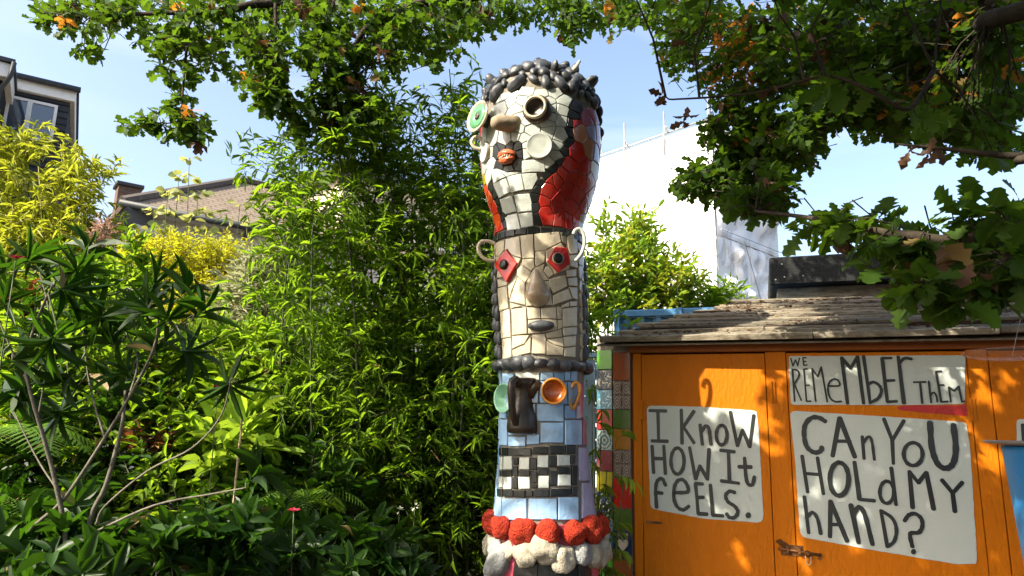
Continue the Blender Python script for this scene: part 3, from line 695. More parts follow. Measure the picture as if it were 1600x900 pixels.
for r in range(rows):
    v0 = r * ex; u = uE + HIP * r + rng.uniform(-.03, .05)
    while u < uR + .1:
        ln = rng.uniform(0.5, 1.25); ue = min(u + ln, uR + .15)
        ax = np.stack([sh.u, up_s * math.cos(tlt) - rn * math.sin(tlt) * 1, rn * math.cos(tlt) + up_s * math.sin(tlt)])
        ax[1] = nrm(up_s - rn * math.tan(-0.0) * 0 + rn * -0.10); ax[2] = nrm(np.cross(ax[0], ax[1])); 
        if ax[2] @ rn < 0: ax[2] = -ax[2]
        th = rng.uniform(.016, .030) if r else .032; wd = ex * 1.45
        a = rng.normal() * 0.010; ax[0] = nrm(sh.u + rn * a + up_s * rng.normal() * .010); ax[2] = nrm(np.cross(ax[0], ax[1])); ax[2] *= np.sign(ax[2] @ rn)
        c = roof_pt((u + ue) / 2, v0 + wd / 2 + rng.normal() * .006, 0.012 + rng.uniform(0, .012))
        m = MB(); m.box(c, (ue - u - 0.004, wd, th), ax, 0.003); m.put('roof_board', M_plank, SHED)
        u = ue
m = MB(); q = [roof_pt(uE, 0.03, -.016), roof_pt(uR + .1, 0.03, -.016), roof_pt(uR + .1, rows * ex, -.016), roof_pt(uE + HIP * rows, rows * ex, -.016)]
m.hull8([p - rn * .01 for p in q] + q); m.put('roof_deck', M_plank, SHED)

# black felted flat roof standing behind the shed roof
BL = P(1204, 446, 5.25)
bk = Plane(BL, sh.u); zb = BL[2]; hb = bk.uz(1204, 402)[1] - zb
H = thing('felted_canopy', (BL[0], BL[1], 0), 'low flat roof edged in black felt on timber posts, rising behind the shed', 'canopy')
m = MB(); bk.box(m, 0, 4.0, zb, zb + hb, -1.6, 0.0, 0.012); m.put('fascia', M_felt, H)
m = MB(); bk.box(m, 0.05, 4.0, zb - 0.09, zb - 0.002, -1.5, -0.12, 0.004); m.put('under_board', M_plank, H)
for uu in (0.14, 1.9, 3.7): m = MB(); bk.box(m, uu, uu + .05, 0, zb - .09, -.16, -.11, .004); m.put('post', M_plank, H)
for (px, py) in ((1212, 437), (1226, 433), (1222, 413), (1255, 431)):
    u_, z_ = bk.uz(px, py); m = MB(); m.lathe(bk.pt(u_, z_, 0.001), bk.n, [(.007, 0), (.006, .003), (.002, .004)], 8); m.put('rivet', M_pole, H)

# ---- tiled pillar at the shed's corner
M_grout = surf_mat('grout', (0.22, 0.20, 0.17), (0.15, 0.135, 0.115), 0.9, 30, 0.5, 90, 0.2)
def pattern_tile(name, ground_c, ink_c, kind):
    m = tile_mat(name, ground_c); n = m.node_tree; L = n.links.new; b = n.nodes['Principled BSDF']
    src = b.inputs['Base Color'].links[0].from_socket
    tc = N(n, 'ShaderNodeTexCoord'); sp = N(n, 'ShaderNodeSeparateXYZ'); L(tc.outputs['UV'], sp.inputs[0])
    def mth(op, a, bb=None):
        q = N(n, 'ShaderNodeMath', operation=op)
        for i, x in enumerate((a, bb)):
            if x is None: continue
            if isinstance(x, (int, float)): q.inputs[i].default_value = x
            else: L(x, q.inputs[i])
        return q.outputs[0]
    ax_, ay_ = mth('ABSOLUTE', sp.outputs[0]), mth('ABSOLUTE', sp.outputs[1])
    rad = mth('SQRT', mth('ADD', mth('MULTIPLY', ax_, ax_), mth('MULTIPLY', ay_, ay_)))
    if kind == 'rosette':
        k = mth('ADD', mth('SINE', mth('MULTIPLY', rad, 17.0)), mth('MULTIPLY', mth('SINE', mth('MULTIPLY', mth('MULTIPLY', ax_, ay_), 26.0)), 0.9)); fac = mth('GREATER_THAN', k, 0.25)
    elif kind == 'vine':
        k = mth('ADD', mth('SINE', mth('MULTIPLY', mth('ADD', ax_, mth('MULTIPLY', mth('SINE', mth('MULTIPLY', ay_, 9.0)), .15)), 22.0)), mth('SINE', mth('MULTIPLY', rad, 15.0))); fac = mth('GREATER_THAN', k, 0.1)
    else:   # leaf sprays
        nz = N(n, 'ShaderNodeTexNoise'); nz.inputs['Scale'].default_value = 2.6; nz.inputs['Distortion'].default_value = 1.5; L(tc.outputs['UV'], nz.inputs['Vector'])
        fac = mth('MULTIPLY', mth('GREATER_THAN', nz.outputs['Fac'], 0.55), mth('LESS_THAN', rad, 0.95))
    mx = N(n, 'ShaderNodeMix', data_type='RGBA'); mx.inputs['B'].default_value = rgba(ink_c); L(fac, mx.inputs['Factor']); L(src, mx.inputs['A']); L(mx.outputs['Result'], b.inputs['Base Color'])
    return m
T = {k: tile_mat('glaze_' + k, c) for k, c in dict(lime=(0.07, 0.30, 0.015), navy=(0.012, 0.025, 0.075), teal=(0.04, 0.16, 0.24), scarlet=(0.28, 0.010, 0.014), maroon=(0.14, 0.012, 0.03), yellow=(0.30, 0.26, 0.010), rust=(0.26, 0.06, 0.010), moss=(0.07, 0.13, 0.02), amber=(0.30, 0.125, 0.008),
     white=(0.48, 0.52, 0.49), cream=(0.50, 0.435, 0.325), black=(0.014, 0.016, 0.017), red=(0.48, 0.020, 0.014), redd=(0.36, 0.016, 0.016), orange=(0.55, 0.065, 0.012), pink=(0.42, 0.13, 0.22), lilac=(0.33, 0.33, 0.52), salmon=(0.45, 0.2, 0.12), ochre=(0.5, 0.34, 0.12), blue=(0.26, 0.43, 0.66), blue_b=(0.17, 0.34, 0.58), rose=(0.36, 0.06, 0.10)).items()}
T['leafy'] = pattern_tile('glaze_leafy', (0.012, 0.025, 0.07), (0.5, 0.5, 0.42), 'leaf')
T['dapple'] = pattern_tile('glaze_dapple', (0.05, 0.20, 0.32), (0.35, 0.52, 0.6), 'leaf')
T['rosette'] = pattern_tile('glaze_rosette', (0.28, 0.34, 0.33), (0.03, 0.08, 0.12), 'rosette')
T['vine'] = pattern_tile('glaze_vine', (0.30, 0.25, 0.20), (0.06, 0.025, 0.02), 'vine')
PIL = thing('tiled_pillar', sh.pt(-0.1, 0), 'square pillar clad in multicoloured square tiles at the left end of the shed', 'pillar')
uP0 = ux(958); wR = -uP0 - 0.012
z_pt = z_hd - 0.0
pl2 = Plane(sh.pt(uP0, 0, 0.0), np.array((-math.cos(ANG - .05), math.sin(ANG - .05) + 0.55)))
wL = abs(pl2.uz(932, 700)[0])
m = MB(); 
core = [sh.pt(-.013, 0, -.008), sh.pt(uP0 + .002, 0, -.008), pl2.pt(wL, 0, -.008), sh.pt(-.013, 0, -.16)]
m.hull8(core + [p + np.array((0, 0, z_pt)) for p in core]); m.put('core', M_grout, PIL)
def flat_tile(pl, u0, u1, z0, z1, mat, d0=-.008, th=.009):
    gp = .002; u0, u1 = min(u0, u1) + gp, max(u0, u1) - gp; z0 += gp; z1 -= gp; bv = .0015
    ring = lambda i, d: [pl.pt(u0 + i, z0 + i, d), pl.pt(u1 - i, z0 + i, d), pl.pt(u1 - i, z1 - i, d), pl.pt(u0 + i, z1 - i, d)]
    v = ring(0, d0) + ring(0, d0 + th - bv) + ring(bv, d0 + th)
    f = [(3, 2, 1, 0)] + [(k * 4 + i, k * 4 + (i + 1) % 4, k * 4 + 4 + (i + 1) % 4, k * 4 + 4 + i) for k in (0, 1) for i in range(4)] + [(8, 9, 10, 11)]
    me = mesh('tile', v, f); uv = me.uv_layers.new(name='UVMap'); cu, cz = (u0 + u1) / 2, (z0 + z1) / 2
    for l in me.loops:
        p = np.array(me.vertices[l.vertex_index].co); uv.data[l.index].uv = ((((p - pl.A) @ pl.u) - cu) / (u1 - u0) * 2, (p[2] - cz) / (z1 - z0) * 2)
    return put('tile', me, mat, PIL)
zz = sh.uz(975, 550)[1]; hr = sh.uz(975, 850)[1] - sh.uz(975, 883)[1]
for nm, k in (('rust', 1.5), ('vine', .75), ('vine', .75), ('moss', 1), ('amber', 1.05), ('vine', .7), ('vine', .7), ('red', 1.5), ('moss', 1.05), ('navy', 1.35), ('rust', 1), ('teal', 1), ('amber', 1), ('moss', 1), ('vine', 1), ('red', 1), ('navy', 1)):
    z1, z0 = zz, zz - hr * k; zz = z0
    if z0 < .03: break
    if nm == 'vine' and k < .8:
        h = (-.013 + uP0) / 2; flat_tile(sh, uP0, h, z0, z1, T[nm]); flat_tile(sh, h, -.013, z0, z1, T[nm])
    else:
        ft = flat_tile(sh, uP0, -.013, z0, z1, T[nm])
        if k == 1.35:   # the heart on the dark tile
            cu, cz = (uP0 - .013) / 2, (z0 + z1) / 2; s_ = wR * .3
            hp = [(cu + s_ * math.sin(t) ** 3, cz + s_ * 1.25 * (13 * math.cos(t) - 5 * math.cos(2 * t) - 2 * math.cos(3 * t) - math.cos(4 * t)) / 16) for t in np.linspace(0, 2 * math.pi, 25)[:-1]]
            m = MB(); sh.slab(m, hp, .0012, .0022); m.put('heart_motif', T['cream'], ft)
            for sg in (-1, 1):
                m = MB(); sh.slab(m, [(cu + sg * s_ * .75 + .008 * math.cos(t), cz + s_ * 1.75 + .008 * math.sin(t)) for t in np.linspace(0, 2 * math.pi, 13)[:-1]], .0012, .0022); m.put('dot_motif', T['cream'], ft)
zz = sh.uz(945, 546)[1] + .0; hl = pl2.uz(945, 700)[1] - pl2.uz(945, 732.5)[1]
for nm in ('lime', 'leafy', 'dapple', 'scarlet', 'rosette', 'maroon', 'yellow', 'leafy', 'rosette', 'teal', 'lime', 'navy', 'scarlet', 'amber', 'teal', 'navy', 'moss'):
    z1, z0 = zz, zz - hl; zz = z0
    if z0 < .03: break
    flat_tile(pl2, 0.004, wL - .001, z0, z1, T[nm])

# ================================================================ the totem
TD = 3.5
rows_px = [(122, 842, 6), (127, 842, 34), (134, 843, 56), (143, 843, 70), (154, 843, 80), (172, 844, 88), (200, 844, 92), (235, 844, 93), (265, 844, 91), (295, 843, 86), (322, 842, 78), (342, 842, 71), (356, 842, 67), (376, 841, 67.5), (420, 842, 69), (480, 843, 69.5), (540, 846, 68), (575, 847, 67), (600, 847, 65), (650, 847, 65.5), (690, 848, 67), (740, 849, 71), (790, 851, 77), (812, 852, 80), (822, 852, 77), (850, 852, 78), (880, 852, 82), (930, 852, 88), (1000, 852, 96)]
_tz, _tc, _tr = [], [], []
for y, cx, hw in rows_px:
    q = P(cx, y, TD); _tz.append(q[2]); _tc.append(q[0]); _tr.append(hw / F_PX * ((q - CAM) @ CF) * 0.995)
_tz, _tc, _tr = map(np.array, (_tz[::-1], _tc[::-1], _tr[::-1]))
def t_r(z): return float(np.interp(z, _tz, _tr))
def t_c(z): return float(np.interp(z, _tz, _tc))
def ts(th, z, off=0.0):
    r = t_r(z); dz = 0.02; sl = (t_r(z + dz) - t_r(z - dz)) / (2 * dz)
    n = nrm((math.sin(th), -math.cos(th), -sl))
    return np.array((t_c(z) + r * math.sin(th), TD - r * math.cos(th), z)) + n * off
def tn(th, z):
    return nrm(ts(th, z, 0.01) - ts(th, z, 0.0))
def hit(px, py):
    d = ray(px, py); d = d / d[1]; best = None; prev = None
    for Y in np.arange(TD - 0.45, TD + 0.001, 0.004):
        q = CAM + d * Y; g = math.hypot(q[0] - t_c(q[2]), q[1] - TD) - t_r(q[2])
        if best is None or g < best[0]: best = (g, q)
        if g <= 0: break
    q = best[1]
    return math.atan2(q[0] - t_c(q[2]), -(q[1] - TD)), q[2]
TOT = thing('totem_pole', (t_c(0.2), TD, 0), 'tall mosaic totem of stacked faces made of broken tiles, pebbles and crockery', 'sculpture')
M_cement = surf_mat('cement', (0.25, 0.225, 0.185), (0.15, 0.135, 0.11), 0.92, 18, 0.7, 70, 0.2, dirt=(0.07, 0.06, 0.045), dirt_amt=0.6, dirt_scale=9)
# core of cement
zs = np.concatenate([np.linspace(0.0, _tz[-1], 90)]); nth = 48; v = []; f = []
for z in zs:
    for k in range(nth): v.append(ts(2 * math.pi * k / nth, z, -0.002))
for j in range(len(zs) - 1):
    for k in range(nth): k2 = (k + 1) % nth; f.append((j * nth + k, j * nth + k2, (j + 1) * nth + k2, (j + 1) * nth + k))
f.append(tuple((len(zs) - 1) * nth + k for k in range(nth)))
put('cement_core', mesh('cement_core', v, f, True), M_cement, TOT)

def clip(poly, a, b, c):            # keep a*x + b*y <= c
    out = []
    for i in range(len(poly)):
        p, q = poly[i], poly[(i + 1) % len(poly)]
        dp, dq = a * p[0] + b * p[1] - c, a * q[0] + b * q[1] - c
        if dp <= 0: out.append(p)
        if dp * dq < 0: t = dp / (dp - dq); out.append((p[0] + (q[0] - p[0]) * t, p[1] + (q[1] - p[1]) * t))
    return out
def tile3(poly, rm, mat, h=0.008, tilt=0.03, name='tile', parent=None, mx=0.04):
    """A glazed tile over the outline poly = [(s, z)], s = angle * rm, bent to the surface, chamfered, slightly askew."""
    if len(poly) < 3: return
    A = 0.5 * sum(poly[i][0] * poly[(i + 1) % len(poly)][1] - poly[(i + 1) % len(poly)][0] * poly[i][1] for i in range(len(poly)))
    if abs(A) < 8e-5: return
    if A < 0: poly = poly[::-1]
    den = []
    for i in range(len(poly)):
        a, b = np.array(poly[i]), np.array(poly[(i + 1) % len(poly)]); L_ = np.linalg.norm(b - a)
        if L_ < 0.004: continue
        k = max(1, int(math.ceil(L_ / mx)))
        for t in range(k): den.append(a + (b - a) * t / k)
    if len(den) < 3: return
    n = len(den); c = sum(den) / n; ta, tb = random.gauss(0, tilt), random.gauss(0, tilt)
    def pt(q, off): return ts(q[0] / rm, q[1], off + ta * (q[0] - c[0]) + tb * (q[1] - c[1]))
    size = max(np.linalg.norm(q - c) for q in den)
    inn = [q + (c - q) * min(0.25, 0.003 / max(np.linalg.norm(q - c), 1e-3)) for q in den]
    v = [pt(q, -0.004) for q in den] + [pt(q, h - 0.002) for q in den] + [pt(q, h) for q in inn]
    rings = 2
    if size > 0.04: v += [pt(q + (c - q) * 0.5, h) for q in inn]; rings = 3
    v.append(pt(c, h)); f = []
    for k in range(rings):
        for i in range(n): i2 = (i + 1) % n; f.append((k * n + i, k * n + i2, (k + 1) * n + i2, (k + 1) * n + i))
    for i in range(n): f.append((rings * n + i, rings * n + (i + 1) % n, len(v) - 1))
    return put(name, mesh(name, v, f), mat, parent or TOT)
def mosaic(seeds, z0, z1, rm, gap=0.0016, h=0.007):
    """Power diagram of the seeds (s, z, radius, colour) between z0 and z1."""
    S = [(s, z, r * r, c) for s, z, r, c in seeds]; H = math.pi * rm
    for i, (s, z, w, c) in enumerate(S):
        if c is None: continue
        poly = [(-H, z0 + gap), (H, z0 + gap), (H, z1 - gap), (-H, z1 - gap)]
        for j, (s2, z2, w2, c2) in enumerate(S):
            if i == j: continue
            a, b = s2 - s, z2 - z; L_ = math.hypot(a, b)
            if L_ > 0.45 or L_ < 1e-6: continue
            k = (s2 * s2 + z2 * z2 - w2 - s * s - z * z + w) / 2
            poly = clip(poly, a / L_, b / L_, k / L_ - gap)
            if len(poly) < 3: break
        if len(poly) >= 3: tile3(poly, rm, T[c], h)
PXM = 1 / F_PX * 3.45
def seeds_px(lst, ox, oy, sc, rm):
    out = []
    for x, y, r, c in lst:
        th, z = hit(ox + x / sc, oy + y / sc); out.append((th * rm, z, r / sc * PXM, c))
    return out
# ---- upper head
zA = hit(842, 354)[1]; zB = hit(842, 112)[1]; RH = 0.29
W, K, R_, D_ = 'white', 'black', 'red', 'redd'
head = [(235, 212, 20, W), (275, 195, 22, W), (340, 185, 26, W), (410, 200, 22, W), (470, 195, 24, W), (262, 238, 18, W), (322, 235, 18, W), (350, 245, 18, W), (440, 240, 18, W), (515, 238, 24, W), (505, 280, 26, W), (462, 272, 16, W), (290, 272, 18, W), (232, 258, 16, W),
        (455, 312, 20, W), (500, 328, 24, W), (300, 320, 22, W), (345, 330, 20, W), (440, 338, 16, W), (305, 368, 20, W), (360, 370, 22, W), (450, 382, 24, W), (495, 395, 32, W), (330, 410, 20, W), (180, 412, 26, W), (240, 412, 28, W), (290, 400, 20, W), (480, 445, 22, W), (478, 490, 24, W),
        (345, 480, 22, W), (345, 440, 18, W), (370, 540, 40, W), (440, 525, 22, W), (400, 470, 30, W), (165, 478, 20, W), (142, 545, 18, W), (172, 530, 16, W), (205, 585, 28, W), (160, 592, 20, W), (260, 590, 20, W), (292, 622, 34, W), (355, 612, 34, W), (230, 645, 32, W), (325, 710, 38, W), (255, 722, 36, W), (338, 790, 34, W), (275, 802, 36, W), (395, 590, 12, W), (140, 500, 14, W), (195, 625, 14, W), (140, 440, 20, W),
        (552, 262, 13, K), (547, 300, 14, K), (542, 340, 14, K), (535, 382, 14, K), (527, 425, 14, K), (508, 468, 14, K), (485, 508, 14, K), (455, 545, 14, K), (425, 580, 14, K), (400, 612, 14, K), (382, 648, 14, K), (378, 690, 14, K), (380, 732, 14, K), (386, 785, 16, K),
        (176, 640, 9, K), (196, 672, 9, K), (210, 705, 9, K), (222, 740, 9, K), (232, 775, 9, K), (240, 808, 9, K),
        (225, 447, 13, K), (262, 443, 13, K), (300, 447, 13, K), (312, 485, 12, K), (302, 525, 12, K), (212, 550, 12, K), (200, 470, 8, K), (255, 500, 34, K), (255, 555, 12, K),
        (585, 385, 34, 'salmon'), (572, 470, 34, R_), (535, 535, 28, R_), (508, 575, 22, R_), (482, 605, 22, R_), (437, 655, 30, R_), (420, 702, 22, R_), (425, 765, 32, R_), (548, 592, 26, D_), (603, 545, 28, D_), (527, 645, 28, D_), (572, 668, 26, D_), (595, 605, 22, R_), (480, 712, 28, D_), (545, 735, 22, D_), (497, 785, 15, R_), (530, 785, 17, D_), (570, 785, 18, R_), (602, 735, 18, D_), (452, 610, 10, R_), (560, 345, 12, R_),
        (648, 290, 20, 'pink'), (640, 375, 24, 'lilac'), (628, 455, 28, 'salmon'), (662, 490, 22, 'lilac'), (672, 400, 20, 'pink'), (655, 555, 22, 'ochre'), (632, 612, 24, D_), (657, 645, 16, 'cream'), (592, 790, 14, 'cream'), (632, 680, 20, D_), (625, 330, 18, 'pink'),
        (146, 612, 10, 'yellow'), (152, 645, 14, 'orange'), (170, 690, 20, 'orange'), (192, 735, 20, R_), (208, 790, 20, 'orange'), (195, 850, 16, R_), (224, 838, 14, R_), (165, 740, 18, R_), (180, 800, 18, D_)]
QUADS = [[(188, 625), (245, 595), (268, 660), (215, 690)], [(250, 590), (315, 575), (330, 650), (272, 665)], [(318, 576), (385, 573), (392, 598), (366, 650), (333, 650)], [(217, 695), (275, 680), (295, 750), (235, 770)], [(283, 675), (362, 668), (365, 750), (300, 757)], [(240, 775), (297, 762), (312, 835), (254, 845)], [(302, 764), (366, 757), (372, 822), (316, 832)], [(318, 515), (422, 510), (425, 568), (320, 572)], [(175, 558), (205, 552), (242, 590), (190, 620)], [(208, 552), (250, 575), (312, 570), (248, 590)]]
SKIP = {(205, 585), (260, 590), (292, 622), (355, 612), (230, 645), (325, 710), (255, 722), (338, 790), (275, 802), (370, 540), (395, 590), (195, 625)}
head = [(x, y, r, None if (x, y) in SKIP else c) for x, y, r, c in head]
sd = seeds_px(head, 710, 80, 3.0, RH)
for pl_ in QUADS: tile3([(hit(710 + x / 3, 80 + y / 3)[0] * RH, hit(710 + x / 3, 80 + y / 3)[1]) for x, y in pl_], RH, T['white'], .008, .02)
HZ = [hit(843, y)[1] for y in (136, 138, 142, 150, 200, 260)]
def hair_z(th):
    a = abs((th + 0.45 + math.pi) % (2 * math.pi) - math.pi)
    return float(np.interp(a, [0, 0.8, 1.2, 1.9, 2.4, 3.2], HZ))
for th in np.arange(-math.pi + .1, math.pi, 0.2):
    for k in range(4): sd.append((th * RH, hair_z(th) + 0.012 + .05 * k, 0.022, None))
for th in list(np.arange(1.62, math.pi, 0.26)) + list(np.arange(-math.pi, -1.55, 0.26)):
    for z in np.arange(zA + .03, hair_z(th) - .02, 0.075): sd.append((th * RH + random.gauss(0, .01), z + random.gauss(0, .012), .03, random.choice([D_, R_, 'pink', 'lilac', 'salmon', 'ochre'])))
mosaic(sd, zA + .004, zB, RH)
# belt of black tiles round the neck
zb_, zt_ = hit(842, 367)[1], hit(842, 355)[1]; RN = 0.225
def ring(z0, z1, rm, cols, wid, gap=.0022, th0=-math.pi, th1=math.pi):
    s = th0 * rm; k = 0
    while s < th1 * rm - .01:
        w = wid * random.uniform(.8, 1.25); e = min(s + w, th1 * rm)
        if th1 * rm - e < wid * .4: e = th1 * rm
        j = lambda: random.gauss(0, .0015)
        tile3([(s + gap + j(), z0 + gap + j()), (e - gap + j(), z0 + gap + j()), (e - gap + j(), z1 - gap + j()), (s + gap + j(), z1 - gap + j())], rm, T[cols[k % len(cols)] if not callable(cols) else cols()]); s = e; k += 1
ring(zb_, zt_, RN, ['black'], .062)
# ---- middle face
zC = P(847, 566, TD)[2]
MID = [[(178, 130), (225, 115), (222, 165), (200, 195), (183, 190)], [(228, 112), (298, 95), (308, 205), (262, 190), (240, 160), (226, 165)], [(302, 95), (364, 85), (369, 205), (312, 208)], [(370, 85), (488, 75), (500, 123), (425, 165), (373, 170)], [(492, 76), (522, 74), (530, 140), (505, 124)], [(526, 74), (580, 74), (580, 180), (545, 185), (533, 148)], [(375, 174), (425, 168), (420, 225), (376, 252)], [(312, 212), (368, 209), (372, 252), (355, 270), (310, 238)],
       [(183, 195), (200, 198), (232, 165), (187, 240)], [(186, 248), (200, 265), (215, 300), (190, 305)], [(240, 165), (262, 193), (305, 208), (280, 255), (292, 235)], [(288, 262), (308, 240), (355, 275), (345, 300), (325, 330), (285, 290)], [(190, 308), (238, 325), (235, 342), (190, 352)], [(192, 356), (238, 346), (245, 455), (200, 472)], [(290, 300), (325, 332), (325, 440), (250, 422), (262, 380)], [(242, 345), (285, 305), (258, 375), (248, 410)], [(252, 428), (305, 446), (256, 457)], [(203, 475), (250, 460), (255, 600), (210, 608)], [(257, 460), (331, 454), (336, 585), (261, 592)], [(335, 452), (399, 458), (401, 506), (340, 512)], [(340, 516), (400, 512), (402, 580), (340, 585)],
       [(404, 458), (476, 450), (479, 510), (405, 508)], [(405, 513), (478, 514), (480, 565), (406, 580)], [(481, 449), (502, 452), (504, 510), (483, 512)], [(507, 458), (575, 450), (578, 545), (510, 550)], [(425, 250), (440, 245), (465, 285), (440, 305), (415, 270)], [(440, 312), (522, 290), (530, 345), (462, 383), (445, 350)], [(460, 392), (535, 358), (552, 408), (462, 440)], [(526, 265), (575, 260), (575, 296), (530, 300)], [(533, 305), (578, 300), (580, 346), (540, 342)], [(540, 350), (580, 352), (580, 415), (556, 404)], [(505, 442), (540, 424), (540, 447), (507, 453)], [(545, 422), (578, 420), (578, 445), (545, 446)],
       [(212, 612), (256, 604), (259, 700), (218, 718)], [(262, 597), (346, 591), (322, 634), (263, 660)], [(354, 598), (351, 680), (266, 702), (262, 668), (322, 640)], [(362, 590), (420, 585), (427, 610), (425, 686), (358, 684)], [(425, 584), (502, 560), (506, 600), (432, 608)], [(430, 613), (508, 604), (510, 650), (468, 640)], [(430, 620), (466, 642), (510, 654), (509, 692), (431, 690)], [(510, 554), (576, 550), (576, 588), (512, 595)], [(512, 600), (574, 593), (572, 645), (515, 650)], [(515, 655), (572, 649), (570, 702), (515, 697)], [(540, 190), (580, 187), (580, 255), (545, 245)], [(484, 516), (505, 515), (507, 553), (484, 563)], [(330, 335), (440, 320), (460, 440), (330, 446)], [(425, 170), (500, 128), (538, 190), (540, 258), (470, 285), (428, 225)], [(372, 255), (420, 232), (412, 268), (440, 316), (330, 330), (358, 275)]]
for pl_ in MID: tile3([(hit(720 + x / 3.2145, 340 + y / 3.2145)[0] * RN, hit(720 + x / 3.2145, 340 + y / 3.2145)[1]) for x, y in pl_], RN, T['cream'], .008, .02)
thr = hit(720 + 582 / 3.2145, 340 + 400 / 3.2145)[0]; thl = hit(720 + 180 / 3.2145, 340 + 400 / 3.2145)[0]
sd = []
for th in np.arange(-math.pi, math.pi, .2):
    for z in np.arange(zC + .03, zb_ - .02, 0.07):
        if not (thl - .1 < th < thr + .1): sd.append((th * RN + random.gauss(0, .008), z + random.gauss(0, .01), .03, 'cream'))
for z in np.arange(zC, zb_, .05): sd += [((thl + .1) * RN, z, .045, None), ((thr - .1) * RN, z, .045, None)]
mosaic(sd, zC, zb_ - .003, RN)
# ---- lower face: blue tiles, chequered teeth
zD = hit(850, 812)[1]; RB = 0.235
def rect_px(x0, y0, x1, y1, col, gap=1.2, h=.008):
    q = []
    for x, y in ((x0 + gap, y1 - gap), (x1 - gap, y1 - gap), (x1 - gap, y0 + gap), (x0 + gap, y0 + gap)):
        th, z = hit(730 + (x + random.gauss(0, .8)) / 2.648, 560 + (y + random.gauss(0, .8)) / 2.647); q.append((th * RB, z))
    tile3(q, RB, T[col], h, .02)
B_, Bb = 'blue', 'blue_b'
low = [(148, 62, 200, 112, B_), (203, 58, 300, 90, 'white'), (303, 58, 355, 92, B_), (357, 58, 398, 95, Bb), (400, 55, 424, 92, B_), (426, 52, 452, 95, B_), (300, 95, 372, 185, B_), (375, 98, 410, 190, Bb), (413, 98, 455, 190, B_),
       (140, 118, 170, 250, B_), (173, 115, 297, 185, B_), (173, 188, 285, 320, B_), (288, 188, 397, 262, B_), (400, 193, 446, 250, Bb), (448, 193, 462, 250, 'lilac'), (140, 253, 170, 362, B_), (173, 323, 244, 364, B_), (247, 315, 300, 356, B_), (302, 265, 397, 350, B_), (401, 253, 471, 358, B_), (474, 250, 492, 362, 'pink'), (457, 100, 476, 247, 'pink'),
       (136, 368, 150, 404, K), (152, 368, 172, 404, K), (174, 370, 267, 404, K), (273, 366, 333, 398, K), (338, 360, 398, 398, K), (404, 358, 446, 396, K),
       (138, 406, 151, 460, W), (154, 405, 192, 460, W), (194, 408, 215, 442, K), (217, 408, 261, 460, W), (262, 410, 289, 462, K), (291, 400, 336, 452, W), (338, 402, 368, 450, K), (370, 400, 422, 444, W), (424, 400, 444, 436, K),
       (138, 462, 150, 488, K), (152, 462, 188, 488, K), (191, 445, 213, 487, K), (215, 462, 261, 488, K), (264, 466, 291, 516, K), (293, 454, 335, 482, K), (340, 464, 369, 526, K), (372, 448, 421, 477, K), (428, 440, 452, 524, K),
       (135, 490, 151, 534, W), (153, 490, 188, 541, W), (190, 490, 212, 541, K), (214, 490, 263, 542, W), (266, 520, 291, 538, K), (294, 485, 338, 538, W), (372, 480, 425, 528, W),
       (127, 538, 150, 571, K), (153, 543, 193, 574, K), (195, 545, 241, 576, K), (245, 545, 273, 574, K), (276, 541, 338, 574, K), (342, 538, 426, 570, K), (430, 528, 453, 568, K),
       (115, 574, 147, 668, B_), (149, 578, 249, 668, B_), (256, 580, 372, 668, B_), (375, 573, 458, 668, B_), (458, 368, 505, 508, 'lilac'), (470, 514, 535, 662, 'lilac'), (508, 366, 520, 508, 'lilac')]
for q in low: rect_px(*q)
th_r = hit(730 + 520 / 2.648, 560 + 430 / 2.647)[0] + .05; th_l = -1.32
for z0, z1 in zip(np.linspace(zD, zC - .05, 7)[:-1], np.linspace(zD, zC - .05, 7)[1:]):
    ring(z0, z1, RB, lambda: random.choice(['blue', 'blue_b', 'lilac', 'blue']), .08, th0=th_r, th1=math.pi)
    ring(z0, z1, RB, lambda: random.choice(['blue', 'blue_b', 'lilac', 'blue']), .08, th0=-math.pi, th1=th_l)
# ---- plinth below the rocks
zE = hit(853, 850)[1]
for z0, z1 in zip(np.linspace(0.05, zE - .05, 9)[:-1], np.linspace(0.05, zE - .05, 9)[1:]):
    ring(z0, z1, .3, lambda: random.choice(['black', 'black', 'black', 'black', 'rose']), .11)
ring(zE - .05, zE + .09, .29, lambda: random.choice(['rose', 'pink', 'rose', 'salmon']), .09)

# ---- pebbles, rocks
M_peb = surf_mat('dark_pebble', (0.060, 0.066, 0.078), (0.028, 0.031, 0.038), 0.42, 5, 0.15, 25, 0.45, objvar=0.35, dirt=(0.16, 0.145, 0.12), dirt_amt=0.3, dirt_scale=4)
M_redrock = surf_mat('red_painted_rock', (0.46, 0.038, 0.010), (0.26, 0.016, 0.007), 0.8, 2.6, 1.0, 7, 0.25, objvar=0.2, dirt=(0.10, 0.015, 0.01), dirt_amt=0.75, dirt_scale=3.5, bdist=.02)
M_palerock = surf_mat('pale_flint', (0.52, 0.47, 0.37), (0.30, 0.27, 0.21), 0.7, 1.8, 0.7, 7, 0.35, objvar=0.22, dirt=(0.12, 0.11, 0.09), dirt_amt=0.6, dirt_scale=2.5)
M_greyrock = surf_mat('grey_flint', (0.30, 0.31, 0.31), (0.16, 0.17, 0.17), 0.7, 1.8, 0.7, 7, 0.35, objvar=0.15)
peb = [lump(k, random.uniform(.08, .17), random.uniform(.9, 1.5), amp2=.04, squash=(random.uniform(.85, 1.15), random.uniform(.85, 1.15), 1)) for k in range(14)]
for me in peb: me.materials.append(M_peb)
rock = [lump(20 + k, 0.20, 1.4, True, 0.08) for k in range(6)]
